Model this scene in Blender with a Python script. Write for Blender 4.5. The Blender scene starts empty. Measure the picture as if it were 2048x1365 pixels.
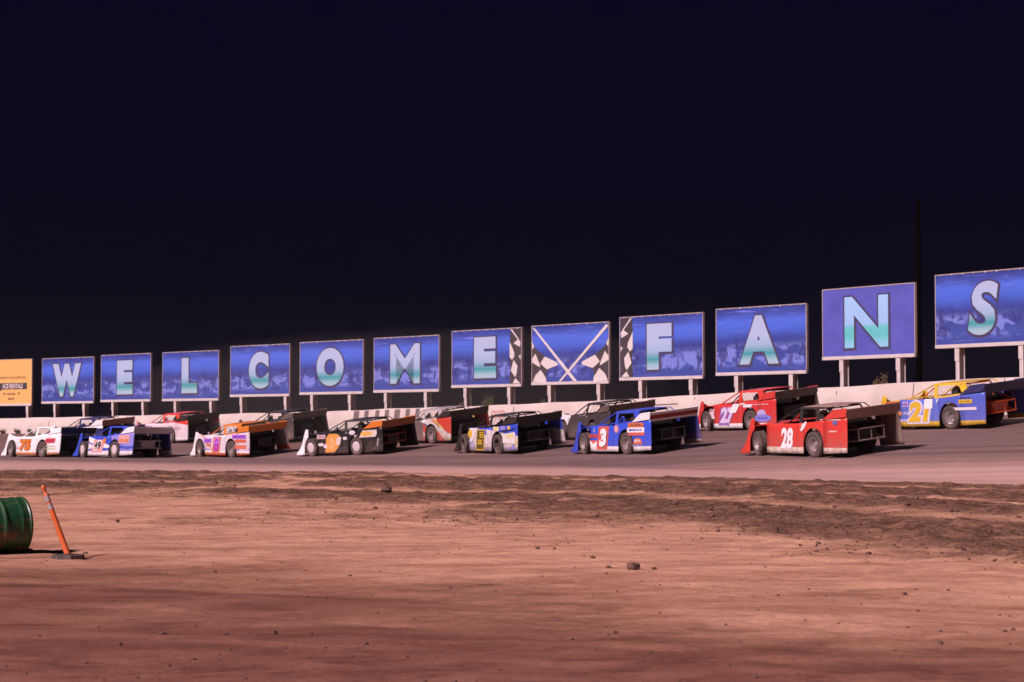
import bpy, bmesh, math, random
import numpy as np
from mathutils import Vector, Matrix, geometry

random.seed(11)
rng = np.random.default_rng(5)
R = math.radians
S = bpy.context.scene
C = S.collection

# ------------------------------------------------------------------ camera
HAZE = 5e-5
F, CX, CY, HY = 3950.0, 1024.0, 682.5, 845.0      # focal length and frame in photo pixels
CAM_Z = 1.35
PITCH = math.atan((HY - CY) / F)
cam = bpy.data.objects.new('camera', bpy.data.cameras.new('camera'))
C.objects.link(cam)
cam.location = (0, 0, CAM_Z)
cam.rotation_euler = (math.pi / 2 + PITCH, 0, 0)
cam.data.sensor_width = 36
cam.data.lens = 36 * F / 2048
cam.data.clip_start = 0.5
cam.data.clip_end = 3000
cam.data.dof.use_dof = True
cam.data.dof.focus_distance = 26
cam.data.dof.aperture_fstop = 5.2
S.camera = cam

def at(u, v, D):
    """point at depth D (metres along y) on the line of sight of photo pixel (u, v)"""
    cp, sp = math.cos(PITCH), math.sin(PITCH)
    a, b = (u - CX) / F, (CY - v) / F
    d = Vector((a, cp - b * sp, sp + b * cp))
    k = D / d.y
    return Vector((d.x * k, D, CAM_Z + d.z * k))

def proj(p):
    cp, sp = math.cos(PITCH), math.sin(PITCH)
    x, y, z = p[0], p[1], p[2] - CAM_Z
    f = y * cp + z * sp
    up = -y * sp + z * cp
    return CX + F * x / f, CY - F * up / f

# ------------------------------------------------------------------ materials
def new_mat(name):
    m = bpy.data.materials.new(name)
    m.use_nodes = True
    nt = m.node_tree
    for n in list(nt.nodes):
        nt.nodes.remove(n)
    out = nt.nodes.new('ShaderNodeOutputMaterial')
    b = nt.nodes.new('ShaderNodeBsdfPrincipled')
    nt.links.new(b.outputs[0], out.inputs[0])
    return m, nt, b

class NT:
    """short helper for building node graphs"""
    def __init__(s, nt): s.nt = nt
    def n(s, t, **k):
        n = s.nt.nodes.new(t)
        for a, v in k.items(): setattr(n, a, v)
        return n
    def l(s, a, b): s.nt.links.new(a, b)
    def val(s, inp, v):
        if hasattr(v, 'is_linked') or hasattr(v, 'node'): s.l(v, inp)
        else: inp.default_value = v
    def math(s, op, a, b=0.0, clamp=False):
        n = s.n('ShaderNodeMath', operation=op, use_clamp=clamp)
        s.val(n.inputs[0], a); s.val(n.inputs[1], b)
        return n.outputs[0]
    def mix(s, f, a, b):
        n = s.n('ShaderNodeMix', data_type='RGBA')
        s.val(n.inputs[0], f)
        for i, c in ((6, a), (7, b)):
            if isinstance(c, tuple): n.inputs[i].default_value = (*c[:3], 1)
            else: s.l(c, n.inputs[i])
        return n.outputs[2]
    def noise(s, scale, detail=4, rough=.55, vec=None, dist=0.0):
        n = s.n('ShaderNodeTexNoise')
        n.inputs['Scale'].default_value = scale
        n.inputs['Detail'].default_value = detail
        n.inputs['Roughness'].default_value = rough
        n.inputs['Distortion'].default_value = dist
        if vec is not None: s.l(vec, n.inputs['Vector'])
        return n.outputs[0]
    def ramp(s, f, pts, interp='LINEAR'):
        n = s.n('ShaderNodeValToRGB')
        n.color_ramp.interpolation = interp
        e = n.color_ramp.elements
        e[0].position, e[0].color = pts[0][0], (*pts[0][1], 1)
        e[1].position, e[1].color = pts[1][0], (*pts[1][1], 1)
        for p, c in pts[2:]:
            x = e.new(p); x.color = (*c, 1)
        s.l(f, n.inputs[0])
        return n.outputs[0]
    def smooth(s, f, lo, hi):
        n = s.n('ShaderNodeMapRange', interpolation_type='SMOOTHSTEP')
        s.val(n.inputs[0], f)
        n.inputs[1].default_value, n.inputs[2].default_value = lo, hi
        return n.outputs[0]
    def coords(s, kind='Object', scale=None):
        t = s.n('ShaderNodeTexCoord').outputs[kind]
        if scale:
            m = s.n('ShaderNodeMapping'); m.inputs['Scale'].default_value = scale
            s.l(t, m.inputs['Vector']); t = m.outputs[0]
        return t
    def bump(s, h, strength, dist):
        b = s.n('ShaderNodeBump')
        b.inputs['Strength'].default_value = strength
        b.inputs['Distance'].default_value = dist
        s.l(h, b.inputs['Height'])
        return b.outputs[0]

DUST = (.20, .125, .105)
_flat = {}
def flat(name, col, rough=.5, metal=0.0, grime=.25, gscale=6.0):
    """plain coloured material with uneven grime"""
    if name in _flat: return _flat[name]
    m, nt, b = new_mat(name)
    g = NT(nt)
    co = g.coords()
    nz = g.noise(gscale, 5, .6, co)
    f = g.math('MULTIPLY', g.smooth(nz, .38, .72), grime)
    g.l(g.mix(f, col, DUST), b.inputs['Base Color'])
    b.inputs['Roughness'].default_value = rough
    b.inputs['Metallic'].default_value = metal
    g.l(g.math('ADD', g.math('MULTIPLY', nz, .3), rough - .15, True), b.inputs['Roughness'])
    _flat[name] = m
    return m

def paint(name, base, layers=(), dust=.5, rough=.35):
    """car body paint: flat graphics laid over each other in the panel's own x (length) and z (height), dried mud low down"""
    m, nt, b = new_mat(name)
    g = NT(nt)
    co = g.coords()
    sep = g.n('ShaderNodeSeparateXYZ'); g.l(co, sep.inputs[0])
    x, z = sep.outputs[0], sep.outputs[2]
    wob = g.math('MULTIPLY', g.math('SUBTRACT', g.noise(2.6, 2, .5, co), .5), .22)
    col = base
    for ly in layers:
        k = ly[0]
        if k == 'below': f = g.math('LESS_THAN', z, ly[1]); c = ly[2]
        elif k == 'above': f = g.math('GREATER_THAN', z, ly[1]); c = ly[2]
        elif k in ('half', 'band', 'wband'):
            e = g.math('ADD', g.math('MULTIPLY', x, ly[1]), g.math('MULTIPLY', z, ly[2]))
            if k == 'wband': e = g.math('ADD', e, wob)
            if k == 'half':
                f = g.math('GREATER_THAN', e, ly[3]); c = ly[4]
            else:
                f = g.math('MULTIPLY', g.math('GREATER_THAN', e, ly[3]), g.math('LESS_THAN', e, ly[4])); c = ly[5]
        elif k == 'box':
            f = g.math('MULTIPLY', g.math('MULTIPLY', g.math('GREATER_THAN', x, ly[1]), g.math('LESS_THAN', x, ly[2])),
                       g.math('MULTIPLY', g.math('GREATER_THAN', z, ly[3]), g.math('LESS_THAN', z, ly[4]))); c = ly[5]
        elif k == 'noise':
            f = g.smooth(g.noise(ly[1], 3, .5, co, .6), ly[2], ly[2] + .04); c = ly[3]
        col = g.mix(f, col if not isinstance(col, tuple) else col, c)
    for sx in (.60, -.58, -1.96):
        f = g.math('LESS_THAN', g.math('ABSOLUTE', g.math('ADD', x, -sx)), .007)
        col = g.mix(g.math('MULTIPLY', f, .7), col if not isinstance(col, tuple) else col, (.03, .025, .025))
    mud = g.noise(5.0, 6, .65, co)
    lowf = g.smooth(g.math('SUBTRACT', z, g.math('MULTIPLY', g.noise(1.4, 3, .6, co), .5)), .70, -.15)
    f = g.math('MULTIPLY', g.math('MULTIPLY', lowf, g.smooth(mud, .30, .62)), dust * 1.3, True)
    speck = g.math('MULTIPLY', g.smooth(g.noise(38, 3, .6, co), .62, .72), dust * .7)
    f = g.math('MAXIMUM', f, speck)
    g.l(g.mix(f, col, DUST), b.inputs['Base Color'])
    g.l(g.math('ADD', g.math('MULTIPLY', f, .4), rough, True), b.inputs['Roughness'])
    b.inputs['Specular IOR Level'].default_value = .35
    g.l(g.bump(g.noise(2.2, 2, .5, co), .25, .05), b.inputs['Normal'])
    return m

# ------------------------------------------------------------------ mesh building
class MB:
    def __init__(s): s.v, s.f, s.mi = [], [], []
    def add(s, vs, fs, mi=0):
        o = len(s.v)
        s.v += [tuple(p) for p in vs]
        s.f += [tuple(i + o for i in q) for q in fs]
        s.mi += [mi] * len(fs)
        return s
    def box(s, c, d, rot=None, mi=0):
        hx, hy, hz = d[0] / 2, d[1] / 2, d[2] / 2
        vs = [Vector((sx * hx, sy * hy, sz * hz)) for sx in (-1, 1) for sy in (-1, 1) for sz in (-1, 1)]
        if rot is not None: vs = [rot @ p for p in vs]
        vs = [p + Vector(c) for p in vs]
        return s.add(vs, [(0, 1, 3, 2), (4, 6, 7, 5), (0, 4, 5, 1), (2, 3, 7, 6), (0, 2, 6, 4), (1, 5, 7, 3)], mi)
    def tube(s, pts, r, n=8, mi=0, closed=False):
        pts = [Vector(p) for p in pts]
        rr = r if isinstance(r, (list, tuple)) else [r] * len(pts)
        rings = []
        for i, p in enumerate(pts):
            if closed: t = pts[(i + 1) % len(pts)] - pts[i - 1]
            else: t = pts[min(i + 1, len(pts) - 1)] - pts[max(i - 1, 0)]
            t = t.normalized()
            a = t.cross(Vector((0, 0, 1)) if abs(t.z) < .9 else Vector((1, 0, 0))).normalized()
            b = t.cross(a)
            rings.append([p + (a * math.cos(2 * math.pi * k / n) + b * math.sin(2 * math.pi * k / n)) * rr[i] for k in range(n)])
        vs = [q for ring in rings for q in ring]
        fs = []
        m = len(pts)
        for i in range(m if closed else m - 1):
            j = (i + 1) % m
            for k in range(n):
                fs.append((i * n + k, i * n + (k + 1) % n, j * n + (k + 1) % n, j * n + k))
        if not closed:
            fs.append(tuple(range(n))[::-1]); fs.append(tuple((m - 1) * n + k for k in range(n)))
        return s.add(vs, fs, mi)
    def lathe(s, prof, n=28, mat=None, mi=0):
        """prof: (radius, along) around local y"""
        vs, fs = [], []
        for r, y in prof:
            for k in range(n):
                a = 2 * math.pi * k / n
                p = Vector((r * math.cos(a), y, r * math.sin(a)))
                vs.append(mat @ p if mat is not None else p)
        for i in range(len(prof) - 1):
            for k in range(n):
                fs.append((i * n + k, i * n + (k + 1) % n, (i + 1) * n + (k + 1) % n, (i + 1) * n + k))
        return s.add(vs, fs, mi)
    def poly(s, pts, fn, thick=0.0, mi=0):
        """flat outline pts (a, b) -> fn(a, b, depth), tessellated, with thickness"""
        p3 = [Vector((a, b, 0)) for a, b in pts]
        tris = geometry.tessellate_polygon([p3])
        n = len(pts)
        vs = [fn(a, b, 0) for a, b in pts]
        fs = [tuple(t) for t in tris]
        if thick:
            vs += [fn(a, b, thick) for a, b in pts]
            fs += [tuple(i + n for i in t[::-1]) for t in tris]
            fs += [(i, (i + 1) % n, (i + 1) % n + n, i + n) for i in range(n)]
        return s.add(vs, fs, mi)
    def build(s, name, mats, parent=None, smooth=False, bevel=0.0):
        me = bpy.data.meshes.new(name)
        me.from_pydata(s.v, [], s.f)
        for m in (mats if isinstance(mats, (list, tuple)) else [mats]): me.materials.append(m)
        if len(me.materials) > 1: me.polygons.foreach_set('material_index', s.mi)
        bm = bmesh.new(); bm.from_mesh(me)
        bmesh.ops.recalc_face_normals(bm, faces=bm.faces)
        bm.to_mesh(me); bm.free()
        if smooth:
            me.polygons.foreach_set('use_smooth', [True] * len(me.polygons))
            me.set_sharp_from_angle(angle=R(40))
        o = bpy.data.objects.new(name, me)
        C.objects.link(o)
        if parent is not None: o.parent = parent
        if bevel:
            b = o.modifiers.new('bevel', 'BEVEL'); b.width = bevel; b.segments = 2; b.limit_method = 'ANGLE'
        return o

def tag(o, label, cat, group=None):
    o['label'] = label; o['category'] = cat
    if group: o['group'] = group
    return o
def kind(o, k): o['kind'] = k; return o
def empty(name, mat):
    o = bpy.data.objects.new(name, None); C.objects.link(o)
    o.empty_display_size = .3
    o.matrix_world = mat
    return o

_glyphs = {}
def glyph(txt, offset=0.0, spacing=1.0):
    """outline text as a 2-D mesh (verts, faces), from Blender's own font"""
    key = (txt, offset, spacing)
    if key in _glyphs: return _glyphs[key]
    cu = bpy.data.curves.new('text', 'FONT')
    cu.body = txt; cu.size = 1; cu.offset = offset; cu.resolution_u = 5; cu.space_character = spacing
    o = bpy.data.objects.new('text', cu); C.objects.link(o)
    bpy.context.view_layer.update()
    me = o.evaluated_get(bpy.context.evaluated_depsgraph_get()).to_mesh()
    vs = [(v.co.x, v.co.y) for v in me.vertices]
    fs = [tuple(p.vertices) for p in me.polygons]
    o.to_mesh_clear()
    bpy.data.objects.remove(o); bpy.data.curves.remove(cu)
    _glyphs[key] = (vs, fs)
    return _glyphs[key]
def fit(txt, a0, a1, b0, b1, offset=0.0, shear=0.0, grow=0.0, spacing=1.0):
    """glyph stretched into the box a0..a1, b0..b1; grow > 0 gives the matching outline"""
    v0, _ = glyph(txt, offset, spacing)
    xs = [p[0] for p in v0]; ys = [p[1] for p in v0]
    x0, x1, y0, y1 = min(xs), max(xs), min(ys), max(ys)
    kx, ky = (a1 - a0) / (x1 - x0), (b1 - b0) / (y1 - y0)
    if grow:
        vs, fs = glyph(txt, offset + grow / ((kx + ky) / 2), spacing)
    else: vs, fs = glyph(txt, offset, spacing)
    out = [(a0 + (x - x0) * kx + shear * (y - y0) * ky, b0 + (y - y0) * ky) for x, y in vs]
    return out, fs

# ------------------------------------------------------------------ the wall line and the terrain
BOARDS = [  # letter, left u, right u, top v left/right, bottom v left/right
    ('ad', -52, 63, 722, 719, 808.5, 807.5), ('W', 84, 187, 718, 715, 804, 802), ('E', 202, 301, 712, 707, 800, 799),
    ('L', 325, 437, 706, 702, 798, 797), ('C', 461, 579, 694, 688.5, 789.5, 788), ('O', 600, 726, 686, 680, 785, 783),
    ('M', 748, 878, 677, 672, 781, 778), ('E', 904, 1043, 663, 657, 770.5, 768), ('flags', 1064, 1218, 655, 643, 766, 760.5),
    ('F', 1240, 1406, 636, 626.5, 757, 750), ('A', 1433, 1613, 619, 609, 746, 740.5), ('N', 1646, 1830, 581, 567, 715, 706.5),
    ('S', 1872, 2078, 552, 535, 692, 680)]
POSTS = [(-25, 55), (110, 168), (226, 286), (351, 422), (483, 571), (624.5, 700), (772, 852), (931.5, 1019), (1100, 1198),
         (1282.5, 1383), (1474.5, 1583.6), (1685, 1798), (1916.7, 2044)]
def bdepth(i): return 111.3 - 3.9 * i - .02 * i * (i - 1)      # i = 0 at the W board
BU = [(b[1] + b[2]) / 2 for b in BOARDS]
BD = [bdepth(i - 1) for i in range(len(BOARDS))]
def depth_at(u): return float(np.interp(u, BU, BD)) if BU[0] <= u <= BU[-1] else (BD[0] + (u - BU[0]) * (BD[1] - BD[0]) / (BU[1] - BU[0]) if u < BU[0] else BD[-1] + (u - BU[-1]) * (BD[-1] - BD[-2]) / (BU[-1] - BU[-2]))
WTOP = [(-10, 838), (84, 835.6), (330, 830.6), (520, 827), (650, 824), (760, 819), (990, 810.6), (1140, 806), (1285, 796), (1420, 790),
        (1655, 775), (1840, 765), (2060, 752.5)]
wp = []
for u in np.linspace(-10, 2060, 60):
    v = float(np.interp(u, [a for a, _ in WTOP], [b for _, b in WTOP]))
    wp.append(at(u, v, depth_at(u) - .9))
wp = [tuple(p) for p in wp]
wp = np.array(wp)
for _ in range(14):      # ease the corners out of the line
    wp[1:-1] = .5 * wp[1:-1] + .25 * (wp[:-2] + wp[2:])
d0 = (wp[0] - wp[3]) / np.linalg.norm((wp[0] - wp[3])[:2]); d0[2] = 0
d1 = (wp[-1] - wp[-4]) / np.linalg.norm((wp[-1] - wp[-4])[:2]); d1[2] *= .3
wp = np.vstack([[wp[0] + d0 * k for k in (30, 22, 15, 10, 6, 3)], wp, [wp[-1] + d1 * k for k in (3, 6, 10, 15, 22, 30)]])
seg = np.diff(wp[:, :2], axis=0); slen = np.linalg.norm(seg, axis=1)
arc = np.concatenate([[0], np.cumsum(slen)]); ARC = arc[-1]
WALL_H = .88
def wall_h(t):
    # the track has banked up against the wall at the far end; more of it shows round the bend
    k = np.clip((np.asarray(t) - arc[6]) / (arc[-7] - arc[6]), 0, 1)
    return .86 + .36 * k
def wall_pt(t):
    return np.array([np.interp(t, arc, wp[:, k]) for k in range(3)])
def wall_dir(t):
    a, b = wall_pt(t + .4), wall_pt(t - .4)
    d = (a - b)[:2]; return d / np.linalg.norm(d)
def nearest(x, y):
    """arc position and signed distance (positive on the track side) of points to the wall line"""
    x = np.asarray(x, float); y = np.asarray(y, float)
    best = np.full(x.shape, 1e18); bt = np.zeros(x.shape); bd = np.zeros(x.shape)
    for k in range(len(seg)):
        ux, uy = seg[k] / slen[k]
        px, py = x - wp[k, 0], y - wp[k, 1]
        al = px * ux + py * uy
        lo = -1e9 if k == 0 else 0; hi = 1e9 if k == len(seg) - 1 else slen[k]
        al = np.clip(al, lo, hi)
        dx, dy = px - al * ux, py - al * uy
        q = dx * dx + dy * dy
        side = np.where(ux * py - uy * px < 0, 1, -1)     # right-hand side of the direction of travel along the line
        m = q < best
        best = np.where(m, q, best); bt = np.where(m, arc[k] + al, bt); bd = np.where(m, side * np.sqrt(q), bd)
    return bt, bd
SIDE = 1.0 if nearest(np.array([0.]), np.array([0.]))[1][0] > 0 else -1.0

def _hash(i, j, s):
    h = np.sin(i * 127.1 + j * 311.7 + s * 74.7) * 43758.5453
    return h - np.floor(h)
def vnoise(x, y, s=0):
    xi, yi = np.floor(x), np.floor(y); fx, fy = x - xi, y - yi
    fx = fx * fx * (3 - 2 * fx); fy = fy * fy * (3 - 2 * fy)
    a, b, c, d = _hash(xi, yi, s), _hash(xi + 1, yi, s), _hash(xi, yi + 1, s), _hash(xi + 1, yi + 1, s)
    return (a * (1 - fx) + b * fx) * (1 - fy) + (c * (1 - fx) + d * fx) * fy
def fbm(x, y, s=0, o=4):
    r = 0; a = .5; t = 0
    for k in range(o):
        r = r + a * vnoise(x * 2 ** k, y * 2 ** k, s + k * 13); t += a; a *= .55
    return r / t

def sstep(x, a, b):
    k = np.clip((x - a) / (b - a), 0, 1); return k * k * (3 - 2 * k)
def terrain(x, y):
    """smooth lie of the land: banked turn, flat infield"""
    x = np.asarray(x, float); y = np.asarray(y, float)
    t, d = nearest(x, y); d = d * SIDE
    zb = np.interp(t, arc, wp[:, 2]) - wall_h(t)
    k = np.clip((t - arc[6]) / (arc[-7] - arc[6]), 0, 1)
    slope = .083 + .030 * k + .018 * np.sin(math.pi * np.clip(k, 0, 1))
    dd = np.maximum(d, -1.5)
    bank = zb - slope * dd
    far = sstep(y, 30, 75)
    zi = far * (-.42 + .46 * k)
    q = 5.0
    m = np.maximum(bank, zi)
    z = m + np.log(np.exp(np.clip(q * (bank - m), -60, 0)) + np.exp(np.clip(q * (zi - m), -60, 0))) / q
    z = z - np.log(2) / q * np.exp(-np.abs(bank - zi) * q)     # keep the join low
    return np.where(d < -1.5, np.minimum(z, zb + .12), z)
def T1(x, y): return float(terrain(np.array([x]), np.array([y]))[0])

def ray_ground(u, v, lo=9.0, hi=105.0):
    Ds = np.linspace(lo, hi, 1500)
    P = np.array([at(u, v, D) for D in Ds[::5]])
    h = P[:, 2] - terrain(P[:, 0], P[:, 1])
    i = int(np.argmax(h < 0))
    if h[i] >= 0: return None
    a, b = Ds[::5][i - 1], Ds[::5][i]
    for _ in range(18):
        m = .5 * (a + b); p = at(u, v, m)
        if p.z - T1(p.x, p.y) < 0: b = m
        else: a = m
    return at(u, v, a)

# inner edge of the racing surface
EDGE = []
for u, v in ((-60, 943), (200, 943), (450, 944), (700, 946.5), (950, 950), (1200, 953), (1450, 957), (1700, 963), (1900, 967), (2120, 972)):
    p = ray_ground(u, v)
    t, d = nearest(np.array([p.x]), np.array([p.y])); EDGE.append((t[0], d[0] * SIDE))
EDGE.sort()
ET = [e[0] for e in EDGE]; ED = list(np.convolve(np.pad([e[1] for e in EDGE], 1, mode='edge'), [.25, .5, .25], 'valid'))
def edge_d(t): return np.interp(t, ET, ED)
for q in ((-8, 34), (5, 21), (-10, 45), (0, 30), (8, 30)):
    a_, b_ = nearest(np.array([q[0]]), np.array([q[1]])); print('E', q, b_[0] * SIDE - float(edge_d(a_[0])))
print('EDGE', [(round(a, 1), round(b, 1)) for a, b in EDGE], 'arc', round(ARC, 1))

# ------------------------------------------------------------------ ground sheets
def grid_mesh(name, X, Y, Z, mats, attrs=None):
    ny, nx = X.shape
    co = np.stack([X, Y, Z], -1).reshape(-1, 3)
    i = np.arange(ny * nx).reshape(ny, nx)
    q = np.stack([i[:-1, :-1], i[:-1, 1:], i[1:, 1:], i[1:, :-1]], -1).reshape(-1, 4)
    me = bpy.data.meshes.new(name)
    me.vertices.add(len(co)); me.vertices.foreach_set('co', co.ravel())
    me.loops.add(q.size); me.loops.foreach_set('vertex_index', q.ravel().astype(np.int32))
    me.polygons.add(len(q)); me.polygons.foreach_set('loop_start', np.arange(0, q.size, 4, dtype=np.int32))
    me.polygons.foreach_set('use_smooth', np.ones(len(q), bool))
    me.update(calc_edges=True)
    for k, a in (attrs or {}).items():
        at_ = me.attributes.new(k, 'FLOAT', 'POINT'); at_.data.foreach_set('value', a.ravel().astype(np.float32))
    me.materials.append(mats)
    o = bpy.data.objects.new(name, me); C.objects.link(o)
    return o

def soil_mat():
    m, nt, b = new_mat('infield_dirt')
    g = NT(nt)
    co = g.coords()
    A = g.n('ShaderNodeAttribute', attribute_name='loose').outputs['Fac']
    B = g.n('ShaderNodeAttribute', attribute_name='pale').outputs['Fac']
    n1 = g.noise(.35, 5, .6, co, .4)
    n2 = g.noise(2.6, 6, .68, co, .3)
    n3 = g.noise(13, 6, .75, co)
    def scraped(rot, sx, sy):
        mp = g.n('ShaderNodeMapping'); mp.inputs['Scale'].default_value = (sx, sy, 1); mp.inputs['Rotation'].default_value = (0, 0, rot)
        g.l(co, mp.inputs[0]); return g.noise(1.0, 6, .66, mp.outputs[0], .8)
    # scraped by tyres and graders in two directions
    st = g.math('ADD', g.math('MULTIPLY', scraped(R(14), .75, 1.5), .5), g.math('MULTIPLY', scraped(R(-38), .65, 1.4), .5))
    packed = g.mix(g.smooth(st, .36, .62), (.325, .158, .107), (.565, .315, .220))
    packed = g.mix(g.math('MULTIPLY', g.smooth(n2, .48, .68), .6), packed, (.29, .140, .092))
    falloff_soil = g.mix(g.smooth(st, .36, .62), (.120, .048, .035), (.235, .103, .075))  # darker soil tones stand for light fading towards the camera
    falloff_soil = g.mix(g.math('MULTIPLY', g.smooth(n2, .48, .70), .6), falloff_soil, (.092, .035, .026))
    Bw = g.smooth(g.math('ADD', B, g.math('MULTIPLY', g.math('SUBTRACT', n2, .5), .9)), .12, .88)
    base = g.mix(Bw, falloff_soil, packed)
    clod = g.mix(g.smooth(g.math('ADD', g.math('MULTIPLY', n2, .5), g.math('MULTIPLY', n3, .5)), .40, .62), (.066, .031, .022), (.205, .108, .073))
    clod = g.mix(g.math('MULTIPLY', g.smooth(st, .52, .66), .65), clod, (.36, .205, .135))
    Aw = g.smooth(g.math('ADD', A, g.math('MULTIPLY', g.math('SUBTRACT', n2, .5), 1.1)), .2, .8)
    col = g.mix(Aw, base, clod)
    n4 = g.noise(75, 3, .7, co)
    fine = g.math('MULTIPLY', g.math('ADD', .45, g.math('MULTIPLY', n3, 1.1)), g.math('ADD', .6, g.math('MULTIPLY', n4, .8)))
    mul = g.n('ShaderNodeMix', data_type='RGBA', blend_type='MULTIPLY'); mul.inputs[0].default_value = 1
    g.l(col, mul.inputs[6]); g.l(fine, mul.inputs[7])
    crumb = g.math('MAXIMUM', g.smooth(g.noise(24, 3, .55, co), .635, .69), g.smooth(g.noise(9, 4, .6, co), .66, .70))
    crumb = g.math('MULTIPLY', crumb, g.math('ADD', .25, g.math('MULTIPLY', g.smooth(n1, .4, .65), .6)))
    col = g.mix(crumb, mul.outputs[2], (.085, .04, .03))
    g.l(col, b.inputs['Base Color'])
    b.inputs['Roughness'].default_value = .95
    b.inputs['Specular IOR Level'].default_value = .1
    h = g.math('ADD', g.math('MULTIPLY', n2, .6), g.math('MULTIPLY', n3, .4))
    g.l(g.bump(h, .55, .05), b.inputs['Normal'])
    return m
def track_mat():
    m, nt, b = new_mat('packed_clay')
    g = NT(nt)
    co = g.coords()
    D_ = g.n('ShaderNodeAttribute', attribute_name='lane').outputs['Fac']     # 0 at the wall, 1 at the inner edge
    L = g.n('ShaderNodeAttribute', attribute_name='along').outputs['Fac']
    cmb = g.n('ShaderNodeCombineXYZ')
    g.l(g.math('MULTIPLY', L, .05), cmb.inputs[0]); g.l(g.math('MULTIPLY', D_, 26), cmb.inputs[1])
    st = g.noise(1.0, 5, .6, cmb.outputs[0], .3)
    n2 = g.noise(1.1, 5, .6, co)
    n3 = g.noise(12, 4, .7, co)
    # groove rubbered in by tyres, powdery apron on the inside, marbles under the wall
    groove = g.mix(g.smooth(st, .3, .7), (.125, .078, .076), (.205, .127, .122))
    apron = g.mix(g.smooth(st, .3, .7), (.39, .235, .215), (.50, .31, .28))
    wobble = g.math('ADD', D_, g.math('MULTIPLY', g.math('SUBTRACT', n2, .5), .12))
    col = g.mix(g.smooth(wobble, .50, .78), groove, apron)
    col = g.mix(g.math('MULTIPLY', g.smooth(wobble, .30, .06), .8), col, (.125, .072, .062))
    col = g.mix(g.smooth(wobble, .955, 1.0), col, (.30, .17, .115))
    fine = g.math('ADD', .82, g.math('MULTIPLY', n3, .36))
    mul = g.n('ShaderNodeMix', data_type='RGBA', blend_type='MULTIPLY'); mul.inputs[0].default_value = 1
    g.l(col, mul.inputs[6]); g.l(fine, mul.inputs[7])
    g.l(mul.outputs[2], b.inputs['Base Color'])
    b.inputs['Roughness'].default_value = .8
    b.inputs['Specular IOR Level'].default_value = .2
    g.l(g.bump(g.math('ADD', n3, g.math('MULTIPLY', st, .6)), .4, .03), b.inputs['Normal'])
    return m
SOIL, CLAY = soil_mat(), track_mat()

ys = [-60, -25, -8, 0, 4, 7]
y = 8.0
while y < 66:
    ys.append(y); y *= 1.0062
ys += [70, 76, 84, 92, 102, 114, 130, 160, 210, 260, 320]
xs = [-280, -200, -140, -90, -60, -42, -32, -26] + list(np.arange(-22, 15.01, .105)) + [18, 24, 32, 45, 60, 90, 140, 200, 280]
X, Y = np.meshgrid(np.array(xs, float), np.array(ys, float))
t_, d_ = nearest(X, Y); d_ = d_ * SIDE
Z = terrain(X, Y)
e_ = d_ - edge_d(t_)                                   # metres inside the inner edge
warp = (fbm(X * .22, Y * .22, 3) - .5) * 9 + (fbm(X * .9, Y * .9, 8) - .5) * 6.0
band = 19.0 + 5.0 * sstep(X, 1, 7)
loose = sstep(-(e_ + warp) + band, -3.5, 8.5) * sstep(e_, -.2, 2.5)
ring = lambda cx, cy, r_, w_: np.exp(-((np.hypot((X - cx), (Y - cy)) - r_) / w_) ** 2)
arcs = np.clip(ring(-10.6, 44.5, 6.2, .38) * (X > -8) + ring(.6, 43.5, 6.0, .38) * (X < -.5) + .8 * ring(6, 22, 12.5, .3) * (Y > 30), 0, 1)
# wheel paths swept through the loose dirt
path1 = np.exp(-((e_ - 3.2 + (fbm(X * .1, Y * .1, 21) - .5) * 3) / .55) ** 2)
path2 = np.exp(-((e_ - 6.4 - .10 * (X + 4) + (fbm(X * .12, Y * .12, 25) - .5) * 3) / .6) ** 2)
path3 = np.exp(-((e_ - 11 + (fbm(X * .12, Y * .12, 29) - .5) * 5) / .9) ** 2)
loose = np.clip(loose * (1 - .75 * path1 - .65 * path2 - .55 * path3) * (1 - .8 * arcs), 0, 1)
# pale lane across the infield; light falloff towards the camera painted as darker dirt
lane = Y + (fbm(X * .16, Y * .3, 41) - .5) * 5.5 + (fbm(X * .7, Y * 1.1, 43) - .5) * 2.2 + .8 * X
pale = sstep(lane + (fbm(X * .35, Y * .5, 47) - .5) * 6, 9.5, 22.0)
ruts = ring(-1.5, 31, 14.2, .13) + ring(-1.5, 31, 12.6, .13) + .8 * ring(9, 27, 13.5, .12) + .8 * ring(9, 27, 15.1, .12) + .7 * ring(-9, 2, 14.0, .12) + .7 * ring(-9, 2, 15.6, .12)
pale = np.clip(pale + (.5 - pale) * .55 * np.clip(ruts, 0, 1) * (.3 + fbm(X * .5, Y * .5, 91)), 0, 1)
loose2 = loose * sstep(Y, 17, 20)
rough = (fbm(X * 2.1, Y * 2.1, 51, 3) - .5) * .15 + (fbm(X * 4.7, Y * 4.7, 57, 2) - .5) * .12
soft = (fbm(X * .5, Y * .5, 61, 3) - .5) * .05 + (fbm(X * 3.0, Y * 3.0, 63, 3) - .5) * .022
inreg = (np.abs(X) < 24) & (Y > 6) & (Y < 67)
ridge = .05 * np.exp(-((e_ - 9.5) / 1.4) ** 2) + .03 * np.exp(-((e_ - 1.2) / .8) ** 2)
Zg = Z + np.where(inreg, loose2 * (rough + .03) + (soft - .02 * np.clip(ruts, 0, 1)) * sstep(e_, .3, 2.5) + ridge * sstep(e_, -.2, 1), 0)
Zg = Zg - .25 * sstep(-e_, -.05, .9) * (d_ > -.6) - .25 * (d_ <= -.6)      # runs on beneath the track sheet
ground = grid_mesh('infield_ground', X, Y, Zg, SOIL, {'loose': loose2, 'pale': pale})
kind(ground, 'structure')

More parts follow.
